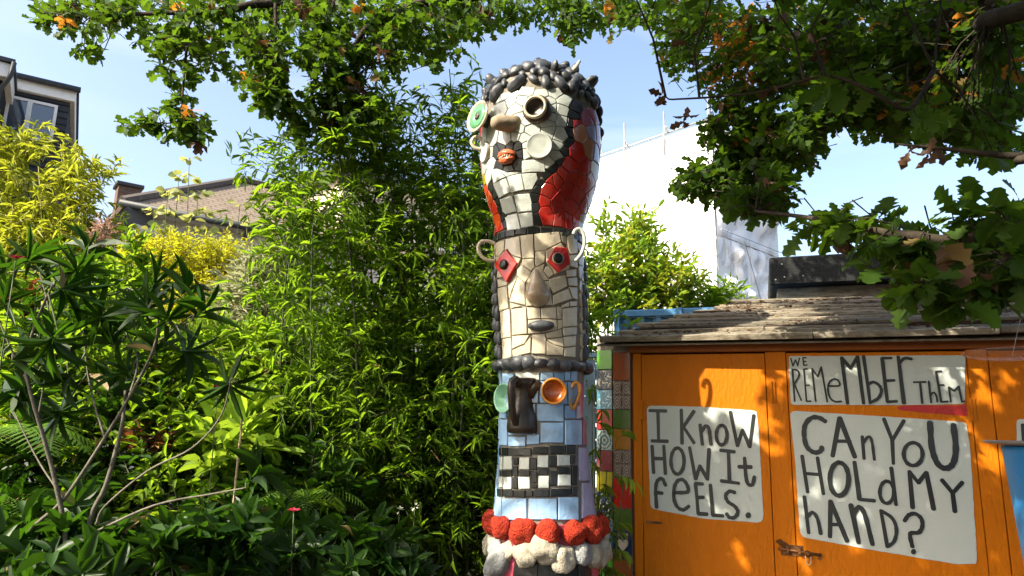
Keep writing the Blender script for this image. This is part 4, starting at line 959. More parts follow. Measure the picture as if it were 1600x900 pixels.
def pebble(p, n, long_dir, size, meshes=peb, mat=None, name='pebble', parent=None):
    n = nrm(n); y = np.asarray(long_dir, float); y = nrm(y - n * (y @ n)); x = np.cross(y, n); me = random.choice(meshes)
    if mat is not None:
        me = me.copy(); me.materials.clear(); me.materials.append(mat)
    return put(name, me, None, parent or TOT, mat4(np.stack([x, y, n], 1), p, size))
pts = []
tries = 0
zc_top = _tz[-1]
while len(pts) < 240 and tries < 14000:
    tries += 1
    th = random.uniform(-math.pi, math.pi); z = random.uniform(P(843, 300 if tries % 3 == 0 else 180, TD)[2], zc_top - .002)
    if z < hair_z(th) + .012: continue
    p = ts(th, z, 0.010)
    if all(np.linalg.norm(p - q) > .052 for q, _, _ in pts): pts.append((p, th, z))
for p, th, z in pts:
    n = tn(th, z); s = random.choice((.75, 1.0, 1.2, 1.5)) * random.uniform(.9, 1.1); up = np.array((0, 0, 1.0)) if n[2] < .8 else rnd_dir()
    stand = n[2] > .55 and random.random() < .22
    if stand: pebble(p + n * .018 * s, n, rnd_dir(), (.021 * s, .024 * s, .036 * s))
    else: pebble(p, n, up * .8 + rnd_dir() * .6, (.023 * s, .033 * s, .019 * s))
for (x, y, s) in ((237, 108, 1.1), (390, 58, 1.05), (440, 72, .9), (335, 125, 1.1), (285, 128, 1.0), (238, 160, 1.1), (475, 85, 1.0), (518, 72, .9), (330, 78, .9), (178, 190, .9)):   # the boldest stones of the hair
    q = P(710 + x / 3, 80 + y / 3, TD - .10 if y > 100 else TD - .03); n = nrm(q - np.array((t_c(q[2]), TD, zc_top - .2)))
    pebble(q, n, rnd_dir() * .3 + np.array((0, 0, 1)), (.028 * s, .03 * s, .034 * s))
def pxpeb(px, py, s=(.03, .04, .022), long=(0, 0, 1), off=.012, **kw):
    th, z = hit(px, py); return pebble(ts(th, z, off), tn(th, z), np.array(long, float) + rnd_dir() * .15, s, **kw)
for side, col in ((-1, 2), (1, 3)):          # upright rows of pebbles down both edges of the middle face
    for c_ in range(col):
        th = side * (1.12 + .27 * c_) + (.04 if side > 0 else -.10); z = zC + .03 + .02 * c_
        while z < zb_ - .05 - (.1 if c_ == 0 else 0) - (.06 if side > 0 and c_ == 0 else 0):
            s = random.uniform(.9, 1.25); pebble(ts(th + random.gauss(0, .02), z, .006), tn(th, z), np.array((0, 0, 1)) + rnd_dir() * .12, (.019 * s, .034 * s, .016 * s)); z += .064 * s
for th in np.arange(-math.pi, math.pi, .255):    # belt below the middle face
    z = P(847, 574, TD)[2] + random.gauss(0, .004); s = random.uniform(.9, 1.25)
    pebble(ts(th, z, .014), tn(th, z), np.array((math.cos(th), math.sin(th), 0)) + rnd_dir() * .15, (.027 * s, .037 * s, .026 * s))
zr = hit(850, 829)[1]
for i, th in enumerate(np.arange(-math.pi, math.pi, .449)):
    s = random.uniform(.9, 1.15); pebble(ts(th + random.gauss(0, .03), zr + random.gauss(0, .005), .022), tn(th, zr), rnd_dir(), (.058 * s, .060 * s, .044 * s), rock, M_redrock, 'red_rock')
zr2 = hit(850, 868)[1]
for i, th in enumerate(np.arange(-math.pi + .18, math.pi, .36)):
    s = random.uniform(.72, 1.2); pebble(ts(th + random.gauss(0, .04), zr2 + random.gauss(0, .02), .018), tn(th, zr2), rnd_dir(), (.062 * s, .058 * s, .046 * s), rock, M_greyrock if i % 5 == 0 else M_palerock, 'pale_rock')
q = P(778, 882, TD - .16); pebble(q, q - np.array((t_c(q[2]), TD, q[2])), np.array((.7, 0, .6)), (.05, .085, .06), rock, M_greyrock, 'pale_rock')

# ---- crockery and other features
M_iron = surf_mat('black_jug', (0.018, 0.015, 0.013), (0.030, 0.020, 0.014), 0.35, 12, 0.25, 40, 0.5, dirt=(0.10, 0.055, 0.03), dirt_amt=0.5, dirt_scale=12)
M_brown = surf_mat('brown_glaze', (0.075, 0.042, 0.02), (0.03, 0.018, 0.01), 0.3, 14, 0.2, 40, 0.5, coat=.3)
M_stone_n = surf_mat('beige_stone', (0.34, 0.27, 0.19), (0.22, 0.175, 0.125), 0.7, 14, 0.4, 50, 0.3)
M_lips = surf_mat('orange_denture', (0.58, 0.15, 0.06), (0.48, 0.09, 0.035), 0.35, 30, 0.3, 60, 0.5, dirt=(0.2, .06, .03), dirt_amt=.4, dirt_scale=30)
M_green = surf_mat('green_glaze', (0.10, 0.30, 0.15), (0.07, 0.22, 0.11), 0.2, 20, 0.1, 40, 0.5, coat=.3)
M_mint = surf_mat('mint_glaze', (0.25, 0.52, 0.36), (0.20, 0.45, 0.30), 0.2, 20, 0.05, 40, 0.5, coat=.3)
M_dgreen = surf_mat('bottle_green', (0.012, 0.035, 0.022), (0.02, 0.03, 0.02), 0.3, 14, .2)
M_cup = surf_mat('amber_cup_glaze', (0.55, 0.24, 0.03), (0.48, 0.18, 0.02), 0.2, 12, 0.05, 40, 0.5, coat=.4)
M_cupin = surf_mat('orange_cup_inside', (0.42, 0.10, 0.008), (0.33, 0.07, 0.006), 0.25, 12, 0.05, 40, 0.5, coat=.4)
def nose_pt(px, py, off=0.0):
    th, z = hit(px, py); return ts(th, z, off), tn(th, z)
def lathe_part(name, c, ax, prof, mat, n=28, parent=None, smooth=True, caps=(True, True)):
    m = MB(); m.lathe(c, ax, prof, n, 1.0, caps); o = m.put(name, mat, parent or TOT, smooth); return o
# left eye: green saucer on a bottle neck
axl = nrm((-0.80, -0.66, 0.10)); ce = P(746, 182, TD - .20); hc = np.array((t_c(ce[2]), TD, ce[2]))
q0, _ = nose_pt(764, 186)
sa = lathe_part('eye_saucer', ce, axl, [(.02, -.035), (.05, -.03), (.086, -.004), (.088, .004), (.082, .006), (.068, .002), (.067, -.001)], T['cream'])
lathe_part('eye_glaze', ce, axl, [(.067, -.004), (.066, .003), (.02, .001), (.019, -.003)], M_green, parent=sa)
lathe_part('eye_pupil', ce, axl, [(.018, -.003), (.018, .006), (.012, .009), (.006, .006)], M_brown, parent=sa)
m = MB(); m.tube([ce - axl * .03, ce - axl * .08, q0 + (hc - q0) * .1], [.035, .04, .05], 14); m.put('eye_neck', M_dgreen, TOT, True)
# right eye: dark jar mouth
pe_, ne = nose_pt(840, 173); ne = nrm(ne + np.array((-.28, -.1, -.05)))
j = lathe_part('eye_jar', pe_ - ne * .02, ne, [(.070, 0), (.074, .03), (.072, .045), (.062, .05), (.058, .052), (.057, .0)], M_brown, caps=(True, False))
lathe_part('eye_rim', pe_ - ne * .02, ne, [(.058, .046), (.060, .068), (.056, .074), (.047, .072), (.046, .04)], T['cream'], parent=j, caps=(False, False))
lathe_part('eye_hole', pe_ - ne * .02, ne, [(.0459, .060), (.045, .052), (.041, .042), (.02, .036), (.004, .035)], M_iron, parent=j, caps=(False, True))
# nose stone
a, na = nose_pt(800, 194); b = P(768, 191, TD - .33)
m = MB(); pts_ = [a + (a - b) * .25, a, a + (b - a) * .45, a + (b - a) * .8, a + (b - a) * .95, b]; m.tube(pts_, [.045, .046, .041, .036, .026, .008], 16); m.put('nose', M_stone_n, TOT, True)
# cheek lids
for (px, py, r, tl) in ((843, 229, .066, (-.12, 0, 0)), (760, 238, .055, (-.2, 0, 0))):
    c, n_ = nose_pt(px, py, .006); n_ = nrm(n_ + np.array(tl))
    ld = lathe_part('cheek_lid', c, n_, [(r, -.01), (r, .008), (r * .95, .013), (r * .88, .010), (r * .5, .0095), (.004, .0095)], T['white'])
    lathe_part('cheek_rim', c, n_, [(r + .0015, -.006), (r + .003, .005), (r + .0012, .009)], T['cream'], parent=ld, caps=(False, False))
# dentures
c, n_ = nose_pt(794, 246, .012); n_ = nrm(n_ + np.array((-.15, 0, 0))); FR = frame_to(n_)
m = MB(); vv, ff = SPH_FINE
for (dy, sx, sy, sz) in ((.017, .052, .022, .034), (-.017, .048, .023, .030)):
    w = []
    for q in vv:
        q = np.array(q); bumpy = 1 + .05 * math.sin(q[0] * 22) + .04 * math.sin(q[1] * 9 + q[0] * 4)
        w.append(c + FR @ (np.array((q[0] * sx, q[1] * sy + dy - .012 * q[0] ** 2 * (1 if dy > 0 else -.6), q[2] * sz)) * bumpy))
    m.add(w, ff)
lips = m.put('lips', M_lips, TOT, True)
for k in range(7):
    t = (k - 3) / 3; m = MB(); m.box(c + FR @ np.array((t * .034, 0.0 + .002 * math.sin(k * 5), .026 - .012 * t * t)), (.0085, .010, .012), FR.T, .002); m.put('tooth', T['cream'], lips)
def handle(pts_, rad, mat, name='ear_handle', n=8):
    m = MB(); m.tube(spline(pts_, 7), rad, n); return m.put(name, mat, TOT, True)
# ear handles of the upper head
pr, nr = nose_pt(914, 172); sd_ = nrm(np.array((.55, -.8, 0)))
def loopx(pxs, Y): return [P(x, y, Y) for x, y in pxs]
handle(loopx([(907, 186), (905, 172), (908, 160), (917, 156), (924, 160), (923, 172), (914, 186)], TD - .16), .012, T['cream'])
handle(loopx([(757, 230), (752, 233), (742, 231), (737, 223), (741, 215), (749, 215), (756, 224)], TD - .10), .010, T['cream'])
# tusk
h0 = P(872, 128, TD - .12); m = MB(); m.tube(spline([h0, P(884, 120, TD - .16), P(897, 109, TD - .17), P(906, 95, TD - .15)], 6), list(np.linspace(.026, .007, 19)), 12); m.put('tusk', surf_mat('bone', (.50, .44, .34), (.34, .29, .21), .55, 12, .3, 30, .4, stretch=(1, 1, 3)), TOT, True)
# middle face: ears, eyes, nose, mouth
handle(loopx([(774, 407), (764, 407), (752, 400), (747, 388), (752, 378), (763, 377), (774, 381)], TD - .06), .010, T['cream'])
handle(loopx([(896, 366), (899, 360), (906, 358), (912, 366), (913, 382), (908, 397), (899, 408)], TD - .19), .010, T['white'])
def px_poly(lst, ox, oy, sc, rm):
    out = []
    for x, y in lst: th, z = hit(ox + x / sc, oy + y / sc); out.append((th * rm, z))
    return out
for poly, (cx_, cy_), cr_ in (([(240, 165), (292, 232), (242, 325), (187, 240)], (234, 240), .026), ([(468, 152), (525, 158), (538, 235), (480, 280), (430, 222)], (479, 210), .026)):
    ey = tile3(px_poly(poly, 720, 340, 3.2145, RN), RN, T['red'], .020, .01, 'eye_tile')
    c, n_ = nose_pt(720 + cx_ / 3.2145, 340 + cy_ / 3.2145, .020)
    if cx_ > 400: lathe_part('eye_ring', c, n_, [(cr_ * 1.16, -.004), (cr_ * 1.14, .006), (cr_, .007), (cr_ * .99, 0)], T['cream'], parent=ey)
    lathe_part('eye_pupil', c, n_, [(cr_ * .98, -.004), (cr_, .008), (cr_ * .85, .013), (cr_ * .3, .014)], T['black'], parent=ey)
M_nose2 = surf_mat('mottled_nose_glaze', (0.42, 0.36, 0.27), (0.16, 0.085, 0.035), 0.28, 9, 0.25, 20, 0.5, coat=.3, dirt=(.07, .035, .015), dirt_amt=.7, dirt_scale=12)
pT, nT = nose_pt(720 + 378 / 3.2145, 340 + 262 / 3.2145); pB, nB = nose_pt(720 + 390 / 3.2145, 340 + 452 / 3.2145)
vv, ff = SPH_FINE; w = []
for q in vv:
    t = (q[2] + 1) / 2; wd = np.interp(t, [0, .12, .3, .55, .8, 1], [.55, .95, 1, .74, .45, .35]); c = pB + (pT - pB) * t; rr = math.sqrt(max(0, 1 - q[2] ** 2)); ln = math.hypot(q[0], q[1]) + 1e-6
    hx = q[0] / ln * rr ** .7 * wd; hy = q[1] / ln * rr ** .7 * wd
    w.append(c + np.array((1, 0, 0)) * hx * .066 + np.array((nT[0] * .5, -1, 0)) * (-hy) * .062 + nT * .004)
put('nose', mesh('nose', w, ff, True), M_nose2, TOT)
th, z = hit(720 + 404 / 3.2145, 340 + 545 / 3.2145)
m_ = pebble(ts(th, z, .016), tn(th, z), np.array((1, 0, .06)), (.027, .066, .026), rock[:1] if False else [lump(77, .04, 1.0, True)], M_peb, 'mouth_pebble')
# lower face: mint cup, black jug, amber cup, yellow handle
c = P(786, 622, TD - .17); ax_ = nrm((-.78, -.62, 0.0))
lathe_part('mint_cup', c - ax_ * .06, ax_, [(.045, 0), (.062, .03), (.072, .06), (.070, .064), (.064, .06), (.050, .02), (.02, .012)], M_mint)
c, n_ = nose_pt(863, 612); n_ = nrm(n_ + np.array((-.12, 0, .0))); c = c - n_ * .01
cup = lathe_part('amber_cup', c, n_, [(.050, 0), (.058, .03), (.063, .066), (.061, .070), (.052, .068), (.0500, .050)], M_cup, caps=(True, False))
lathe_part('cup_inside', c, n_, [(.0503, .058), (.0495, .050), (.045, .038), (.030, .031), (.004, .030)], M_cupin, parent=cup, caps=(False, True))
handle(loopx([(893, 606), (897, 599), (903, 599), (906, 609), (903, 622), (898, 634), (894, 638), (890, 630), (889, 622)], TD - .17), .010, M_cup, 'cup_handle')
pj, nj = nose_pt(818, 665); zj0 = P(816, 678, TD - .24)[2]; zj1 = P(816, 594, TD - .24)[2]; hj = zj1 - zj0
cj = np.array((pj[0] - .005, pj[1] + .005, zj0)); 
jug = lathe_part('jug', cj, (0, 0, 1), [(.055, 0), (.072, .006), (.075, .03), (.070, .08), (.058, hj * .5), (.050, hj * .72), (.056, hj * .92), (.066, hj), (.061, hj + .004), (.048, hj * .93), (.035, hj * .8)], M_iron, 28)
lathe_part('jug_rim', cj + np.array((0, 0, hj)), (0, 0, 1), [(.066, .0), (.070, .005), (.067, .012), (.058, .011), (.055, .003)], M_brown, parent=jug)
sp = nrm((.9, -.45, 0)); m = MB(); m.tube([cj + np.array((0, 0, hj * .72)) + sp * .035, cj + np.array((0, 0, hj * .9)) + sp * .065, cj + np.array((0, 0, hj * 1.0)) + sp * .085], [.03, .024, .014], 10); m.put('jug_spout', M_iron, jug, True)
hd = nrm((-.45, -.89, 0)); m = MB(); Z = lambda t: np.array((0, 0, hj * t))
m.tube(spline([cj + Z(.93) + hd * .055, cj + Z(1.0) + hd * .085, cj + Z(.90) + hd * .125, cj + Z(.6) + hd * .120, cj + Z(.35) + hd * .100, cj + Z(.18) + hd * .07], 6), list(np.linspace(.021, .016, 31)), 10); m.put('jug_handle', M_iron, jug, True)

# ================================================================ blue planter and hanging dish at the right edge
M_bin = surf_mat('blue_enamel', (0.02, 0.20, 0.46), (0.015, 0.16, 0.40), 0.35, 4, 0.08, 30, 0.5, dirt=(0.02, 0.07, 0.15), dirt_amt=0.4)
M_rim = surf_mat('grey_metal_rim', (0.28, 0.27, 0.25), (0.18, 0.175, 0.165), 0.45, 14, 0.2, metallic=0.5)
bc = P(1712, 700, 2.35); zt2 = P(1560, 697, 2.35)[2]
r_top = (P(1690, 700, 2.35) - P(1566, 700, 2.35))[0] * 0.98
BIN = thing('planter', (bc[0], bc[1], 0), 'tall tapered bright blue planter with a flat grey rim beside the shed', 'planter')
m = MB(); m.lathe((bc[0], bc[1], 0), (0, 0, 1), [(r_top * .62, 0), (r_top * .64, .02), (r_top * .82, zt2 * .55), (r_top * .985, zt2 - .03), (r_top, zt2)], 40); m.put('body', M_bin, BIN, True)
m = MB(); m.lathe((bc[0], bc[1], 0), (0, 0, 1), [(r_top * .95, zt2 + .001), (r_top * 1.19, zt2 + .010), (r_top * 1.20, zt2 + .016), (r_top * 1.16, zt2 + .018), (r_top * .8, zt2 + .012)], 40); m.put('rim', M_rim, BIN, True)
mm, nn_, bb = _new('clear_plastic'); bb.inputs['Base Color'].default_value = (0.75, 0.62, 0.58, 1); bb.inputs['Roughness'].default_value = 0.15
tb = N(nn_, 'ShaderNodeBsdfTransparent'); tb.inputs['Color'].default_value = (0.97, 0.95, 0.94, 1); mb_ = N(nn_, 'ShaderNodeMixShader'); mb_.inputs['Fac'].default_value = 0.12
nn_.links.new(tb.outputs[0], mb_.inputs[1]); nn_.links.new(bb.outputs[0], mb_.inputs[2]); nn_.links.new(mb_.outputs[0], nn_.nodes['Material Output'].inputs['Surface'])
dc = P(1578, 552, 2.5); DISH = thing('hanging_dish', dc, 'clear shallow plastic dish hanging in front of the shed eave', 'dish')
m = MB(); m.lathe(dc, (0.02, 0.03, 1), [(.02, -.020), (.10, -.018), (.140, -.006), (.152, .0), (.153, .003), (.150, .004), (.138, -.003), (.10, -.015), (.01, -.017)], 40); m.put('bowl', mm, DISH, True)
dred = P(1603, 553, 2.36); m = MB(); m.lathe(dred - np.array((0, 0, .012)), (0, 0, 1), [(.006, 0), (.01, .004), (.01, .012), (.005, .016)], 12); m.put('red_bead', M_red, DISH, True)
for a in (0.9, 0.0, -0.9):
    m = MB(); m.tube([dc + np.array((.15 * math.cos(a), .15 * math.sin(a), .003)), dc + np.array((.20, 0, .55))], .0004, 4); m.put('wire', M_pole, DISH)

# ================================================================ planting
G_bam = leaf_mat('bamboo_leaf', (0.055, 0.118, 0.010), (0.105, 0.180, 0.015), (0.36, 0.60, 0.022), 0.50, 0.5, 0.14)
G_gold = leaf_mat('golden_bamboo_leaf', (0.15, 0.21, 0.012), (0.30, 0.30, 0.018), (0.55, 0.60, 0.035), 0.42, 0.45)
G_oak = leaf_mat('oak_leaf', (0.019, 0.048, 0.006), (0.038, 0.076, 0.009), (0.16, 0.30, 0.015), 0.36, 0.55, 0.14)
G_oaka = leaf_mat('oak_leaf_autumn', (0.30, 0.12, 0.015), (0.20, 0.16, 0.02), (0.75, 0.28, 0.03), 0.5, 0.55)
G_oakd = leaf_mat('oak_leaf_dead', (0.085, 0.040, 0.018), (0.05, 0.026, 0.016), (0.20, 0.085, 0.03), 0.2, 0.7)
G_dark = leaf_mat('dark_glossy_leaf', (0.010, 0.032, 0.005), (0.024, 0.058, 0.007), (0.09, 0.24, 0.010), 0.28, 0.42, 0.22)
G_mid = leaf_mat('mid_green_leaf', (0.055, 0.115, 0.010), (0.105, 0.175, 0.016), (0.36, 0.58, 0.02), 0.50, 0.5, 0.14)
G_lime = leaf_mat('light_green_leaf', (0.095, 0.180, 0.018), (0.16, 0.25, 0.025), (0.44, 0.64, 0.04), 0.46, 0.48, 0.18)
G_yel = leaf_mat('yellow_leaf', (0.34, 0.34, 0.010), (0.44, 0.40, 0.015), (0.72, 0.72, 0.03), 0.45, 0.55, 0.15)
G_pale = leaf_mat('silver_leaf', (0.24, 0.27, 0.15), (0.38, 0.38, 0.25), (0.5, 0.52, 0.28), 0.35, 0.6)
G_vine = leaf_mat('vine_leaf', (0.15, 0.20, 0.07), (0.30, 0.30, 0.09), (0.50, 0.52, 0.14), 0.45, 0.5)
G_fern = leaf_mat('fern_leaf', (0.07, 0.15, 0.02), (0.11, 0.20, 0.03), (0.34, 0.58, 0.06), 0.45, 0.45)
G_red = leaf_mat('red_petal', (0.50, 0.02, 0.05), (0.42, 0.04, 0.10), (0.6, 0.05, 0.08), 0.3, 0.5)
G_white = leaf_mat('white_petal', (.55, .56, .5), (.62, .6, .55), (.6, .6, .55), .3, .6)
G_russet = leaf_mat('russet_leaf', (0.16, 0.05, 0.02), (0.10, 0.045, 0.02), (0.35, 0.10, 0.03), 0.35, 0.5)
M_culm = surf_mat('bamboo_culm', (0.05, 0.075, 0.02), (0.022, 0.03, 0.012), 0.4, 6, 0.1, objvar=.3)
M_culmg = surf_mat('golden_culm', (0.30, 0.25, 0.06), (0.2, 0.17, 0.04), 0.4, 6, 0.1)
M_bark = surf_mat('oak_bark', (0.06, 0.048, 0.036), (0.025, 0.02, 0.016), 0.95, 12, 0.9, 45, 0.15, stretch=(1, 1, .4))
M_stem = surf_mat('grey_stem', (0.15, 0.135, 0.105), (0.075, 0.07, 0.055), 0.8, 14, 0.4, 50, 0.25)
M_green_stem = surf_mat('green_stem', (0.07, 0.10, 0.03), (0.045, 0.06, 0.02), 0.6, 12, 0.1)
UPZ = np.array((0, 0, 1.0))

def shoot(L, twigs, p, d, length, k, ll, lw, spread=0.9, droop=0.25, rad=.0025, whorl=False, pair=False):
    """A leafy shoot: a twig from p along d with k leaves."""
    d = nrm(d); q = np.asarray(p, float); seg = 4; pts_ = [q]
    for i in range(seg):
        d = nrm(d + np.array((0, 0, -droop * .25)) + rng.normal(size=3) * .05); q = q + d * length / seg; pts_.append(q)
    if twigs is not None: twigs.tube(pts_, [rad, rad * .9, rad * .8, rad * .6, rad * .4], 4, False)
    side = nrm(np.cross(d, UPZ) + rng.normal(size=3) * .2); a0 = rng.uniform(0, 6.28)
    for i in range(k):
        t = (0.62 + 0.38 * (i + 1) / k) if whorl else (0.12 + 0.88 * (i + 1) / k); f_ = t * seg; j = min(int(f_), seg - 1); pp = pts_[j] + (pts_[j + 1] - pts_[j]) * (f_ - j)
        if whorl:
            a = a0 + i * 2.4; b = np.cross(d, side); sd_ = side * math.cos(a) + b * math.sin(a)
            dd = nrm(d * (1.25 - spread) + sd_ * spread); nn2 = d - dd * (d @ dd) + rng.normal(size=3) * .1
        else:
            sd_ = side * (1 if i % 2 else -1)
            dd = nrm(d * .75 + sd_ * spread * rng.uniform(.6, 1.1) + np.array((0, 0, -droop)) + rng.normal(size=3) * .22); nn2 = UPZ + rng.normal(size=3) * .45
        if i == k - 1 and not whorl: dd = nrm(d + np.array((0, 0, -droop)) + rng.normal(size=3) * .1)
        s = rng.uniform(.7, 1.15); L.add(pp, dd, nn2, ll * s, lw * s * rng.uniform(.85, 1.15))

def bamboo(name, label, culms, mat, culm_mat, single, leaf=(.105, .0155), dens=1.0, group=None, first=.18):
    """culms: (base xyz, tip xyz, radius). Nodes along each carry drooping branchlets with fans of narrow leaves."""
    b0_ = np.mean([c[0] for c in culms], 0); R = thing(name, (b0_[0], b0_[1], 0), label, 'bamboo', group)
    L = Leaves(); tw = Twigs()
    for base, tip, rad in culms:
        base, tip = np.asarray(base, float), np.asarray(tip, float); v = tip - base; H_ = np.linalg.norm(v); bow = nrm(np.array((rng.normal(), rng.normal() - .3, 0))) * H_ * .05
        n = 14; pts_ = [base + v * t + bow * math.sin(t * math.pi) + np.array((0, 0, -1)) * 0.0 for t in np.linspace(0, 1, n)]
        m = MB(); m.tube(pts_, list(np.linspace(rad, rad * .25, n)), 7)
        nodes = int(H_ / .19)
        for k in range(1, nodes): 
            t = k / nodes; f_ = t * (n - 1); j = int(f_); p = pts_[j] + (pts_[j + 1] - pts_[j]) * (f_ - j); rr = rad * (1 - .75 * t)
            m.lathe(p, v, [(rr * .9, -.004), (rr * 1.25, 0), (rr * .9, .004)], 7)
            if t < first: continue
            nb = rng.poisson(2.6 * dens * (1.0 if t < .9 else 1.4))
            for _ in range(nb):
                a = rng.uniform(0, 6.28); out = np.array((math.cos(a), math.sin(a), 0)); ln = rng.uniform(.22, .55) * (1.1 - .45 * t)
                d = nrm(out * .8 + UPZ * rng.uniform(.25, .9)); q = p; seg = [q]
                for s in range(4): d = nrm(d + np.array((0, 0, -.07)) + rng.normal(size=3) * .08); q = q + d * ln / 4; seg.append(q)
                tw.tube(seg, [.0028, .0024, .002, .0015, .001], 4, False)
                for s in range(1, 5):
                    for _2 in range(rng.integers(1, 3)):
                        dd = nrm(seg[s] - seg[s - 1] + rng.normal(size=3) * .55 + np.array((0, 0, .05)))
                        shoot(L, tw, seg[s], dd, rng.uniform(.05, .11), int(rng.integers(3, 6)), leaf[0], leaf[1], .75, .10, .0012)
        m.put('culm', culm_mat, R, True)
    tw.put('branchlets', culm_mat, R)['kind'] = 'stuff'
    L.build(R, LANCE, mat, single, 'foliage', tmpl_near=LANCE_LONG)
    return R

def bush(name, label, base, blobs, mat, tmpl, ll, lw, k=7, slen=.22, single=0, cat='shrub', stem_mat=None, group=None, droop=.1, whorl=False, spread=.9, up=.35, extra=None, near=None, stems=2):
    """blobs: (px, py, depth, radius across, radius up, radius deep, shoots); real volumes of leafy shoots on stems from the base."""
    R = thing(name, (base[0], base[1], 0), label, cat, group); L = Leaves(); L2 = Leaves(); tw = Twigs()
    for (px, py, Y, ra, rh, rd, n) in blobs:
        c = P(px, py, Y)
        for s in range(stems):
            b_ = np.array((base[0] + rng.normal() * .06, base[1] + rng.normal() * .06, 0)); e = c + rng.normal(size=3) * np.array((ra, rd, rh)) * .25; mid_ = (b_ * .55 + e * .45) + np.array((rng.normal() * .08, rng.normal() * .08, .12 * abs(rng.normal())))
            m = MB(); m.tube(spline([b_, mid_, e], 5), list(np.linspace(.014, .005, 11)), 6, False); m.put('stem', stem_mat or M_stem, R, True)
        for _ in range(n):
            q = rnd_dir() * (rng.uniform(.25, 1) ** .5); p = c + q * np.array((ra, rd, rh)); d = nrm(q * .8 + UPZ * up + rng.normal(size=3) * .45)
            tgt = L2 if (extra and rng.random() < extra[1]) else L
            shoot(tgt, tw, p - d * slen * .6, d, slen * rng.uniform(.7, 1.2), k, ll, lw, spread, droop, .0022, whorl)
    if tw.v: tw.put('twigs', stem_mat or M_stem, R)['kind'] = 'stuff'
    L.build(R, tmpl, mat, single, 'foliage', tmpl_near=near)
    if extra: L2.build(R, tmpl, extra[0], 0, 'foliage')
    return R

def gp(px, Y, jx=0.0): q = P(px, 700, Y); return np.array((q[0] + jx, q[1], 0.0))

# ---- bamboo beside and left of the totem
def culm(bx, by_depth, tx, ty, tdepth, rad): return (gp(bx, by_depth), P(tx, ty, tdepth), rad)
bamboo('bamboo', 'tall dark-stemmed green bamboo rising right behind the left side of the totem',
       [culm(690, 4.4, 702, 108, 4.3, .013), culm(700, 4.5, 680, 175, 4.4, .012), culm(745, 4.6, 735, 190, 4.5, .012), culm(650, 4.5, 640, 190, 4.4, .012), culm(770, 4.7, 775, 220, 4.7, .011), culm(735, 4.5, 758, 130, 4.4, .012), culm(660, 4.5, 660, 250, 4.5, .011), culm(715, 4.6, 735, 300, 4.6, .011), culm(640, 4.4, 648, 330, 4.3, .011), culm(760, 4.9, 770, 330, 4.9, .011), culm(700, 4.9, 690, 420, 4.9, .010), culm(770, 4.5, 790, 430, 4.5, .011)], G_bam, M_culm, 200, leaf=(.088, .0108), dens=1.6)
bamboo('bamboo', 'broad clump of green bamboo in mid-picture, arching leaves over the tiled roof',
       [culm(560, 4.3, 520, 165, 4.0, .014), culm(540, 4.4, 475, 205, 4.2, .013), culm(570, 4.5, 555, 150, 4.4, .013), culm(600, 4.5, 612, 150, 4.4, .013), culm(520, 4.5, 440, 240, 4.3, .012), culm(590, 4.4, 600, 200, 4.2, .013), culm(520, 4.3, 468, 262, 4.0, .013), culm(540, 4.2, 490, 300, 3.9, .012), culm(570, 4.5, 560, 245, 4.4, .012), culm(610, 4.4, 640, 230, 4.3, .012), culm(540, 4.6, 520, 350, 4.5, .011), culm(590, 4.6, 610, 380, 4.5, .011)], G_bam, M_culm, 300, leaf=(.088, .0108), dens=1.6)
bamboo('bamboo', 'leaning green bamboo right of the totem, drooping over the blue fence',
       [culm(925, 5.1, 935, 430, 5.0, .009), culm(940, 5.1, 955, 470, 5.0, .009), culm(905, 5.2, 915, 400, 5.1, .010)], G_bam, M_culm, 90, dens=.7, first=.4)
bamboo('bamboo', 'sunlit golden bamboo in front of the dark slate house',
       [culm(20, 6.6, 30, 200, 6.4, .014), culm(60, 6.6, 95, 225, 6.3, .014), culm(-30, 6.5, -40, 160, 6.4, .014), culm(90, 6.5, 145, 240, 6.2, .013), culm(40, 6.3, 60, 260, 6.1, .013), culm(0, 6.4, -10, 200, 6.2, .013), culm(100, 6.4, 130, 290, 6.2, .012), culm(60, 6.2, 20, 320, 6.0, .012), culm(130, 6.6, 160, 345, 6.4, .011), culm(110, 6.3, 95, 340, 6.1, .011)], G_gold, M_culmg, 150, leaf=(.12, .016), dens=1.45, first=.3)
# a sprig by the pillar
R = thing('bamboo_seedling', gp(950, 3.6), 'small bamboo sprig with pale leaves in front of the tiled pillar', 'bamboo'); L = Leaves(); tw = Twigs()
for (tx, ty, dy) in ((962, 690, 0), (948, 735, .03), (975, 745, -.03), (940, 640, .1), (955, 770, 0), (925, 600, .35), (930, 660, .3)):
    b_ = gp(948, 3.62 + dy); t_ = P(tx, ty, 3.55 + dy); pts_ = spline([b_, (b_ + t_) / 2 + np.array((-.03, 0, .04)), t_], 4); m = MB(); m.tube(pts_, list(np.linspace(.005, .002, 9)), 5, False); m.put('culm', M_green_stem, R, True)
    for i in range(3, 9): shoot(L, tw, pts_[i], np.array((rng.normal(), rng.normal() - .3, .1)), .09, 4, .085, .013, .7, .45, .001)
tw.put('branchlets', M_green_stem, R)['kind'] = 'stuff'; L.build(R, LANCE, G_lime, 120, tmpl_near=LANCE_LONG)

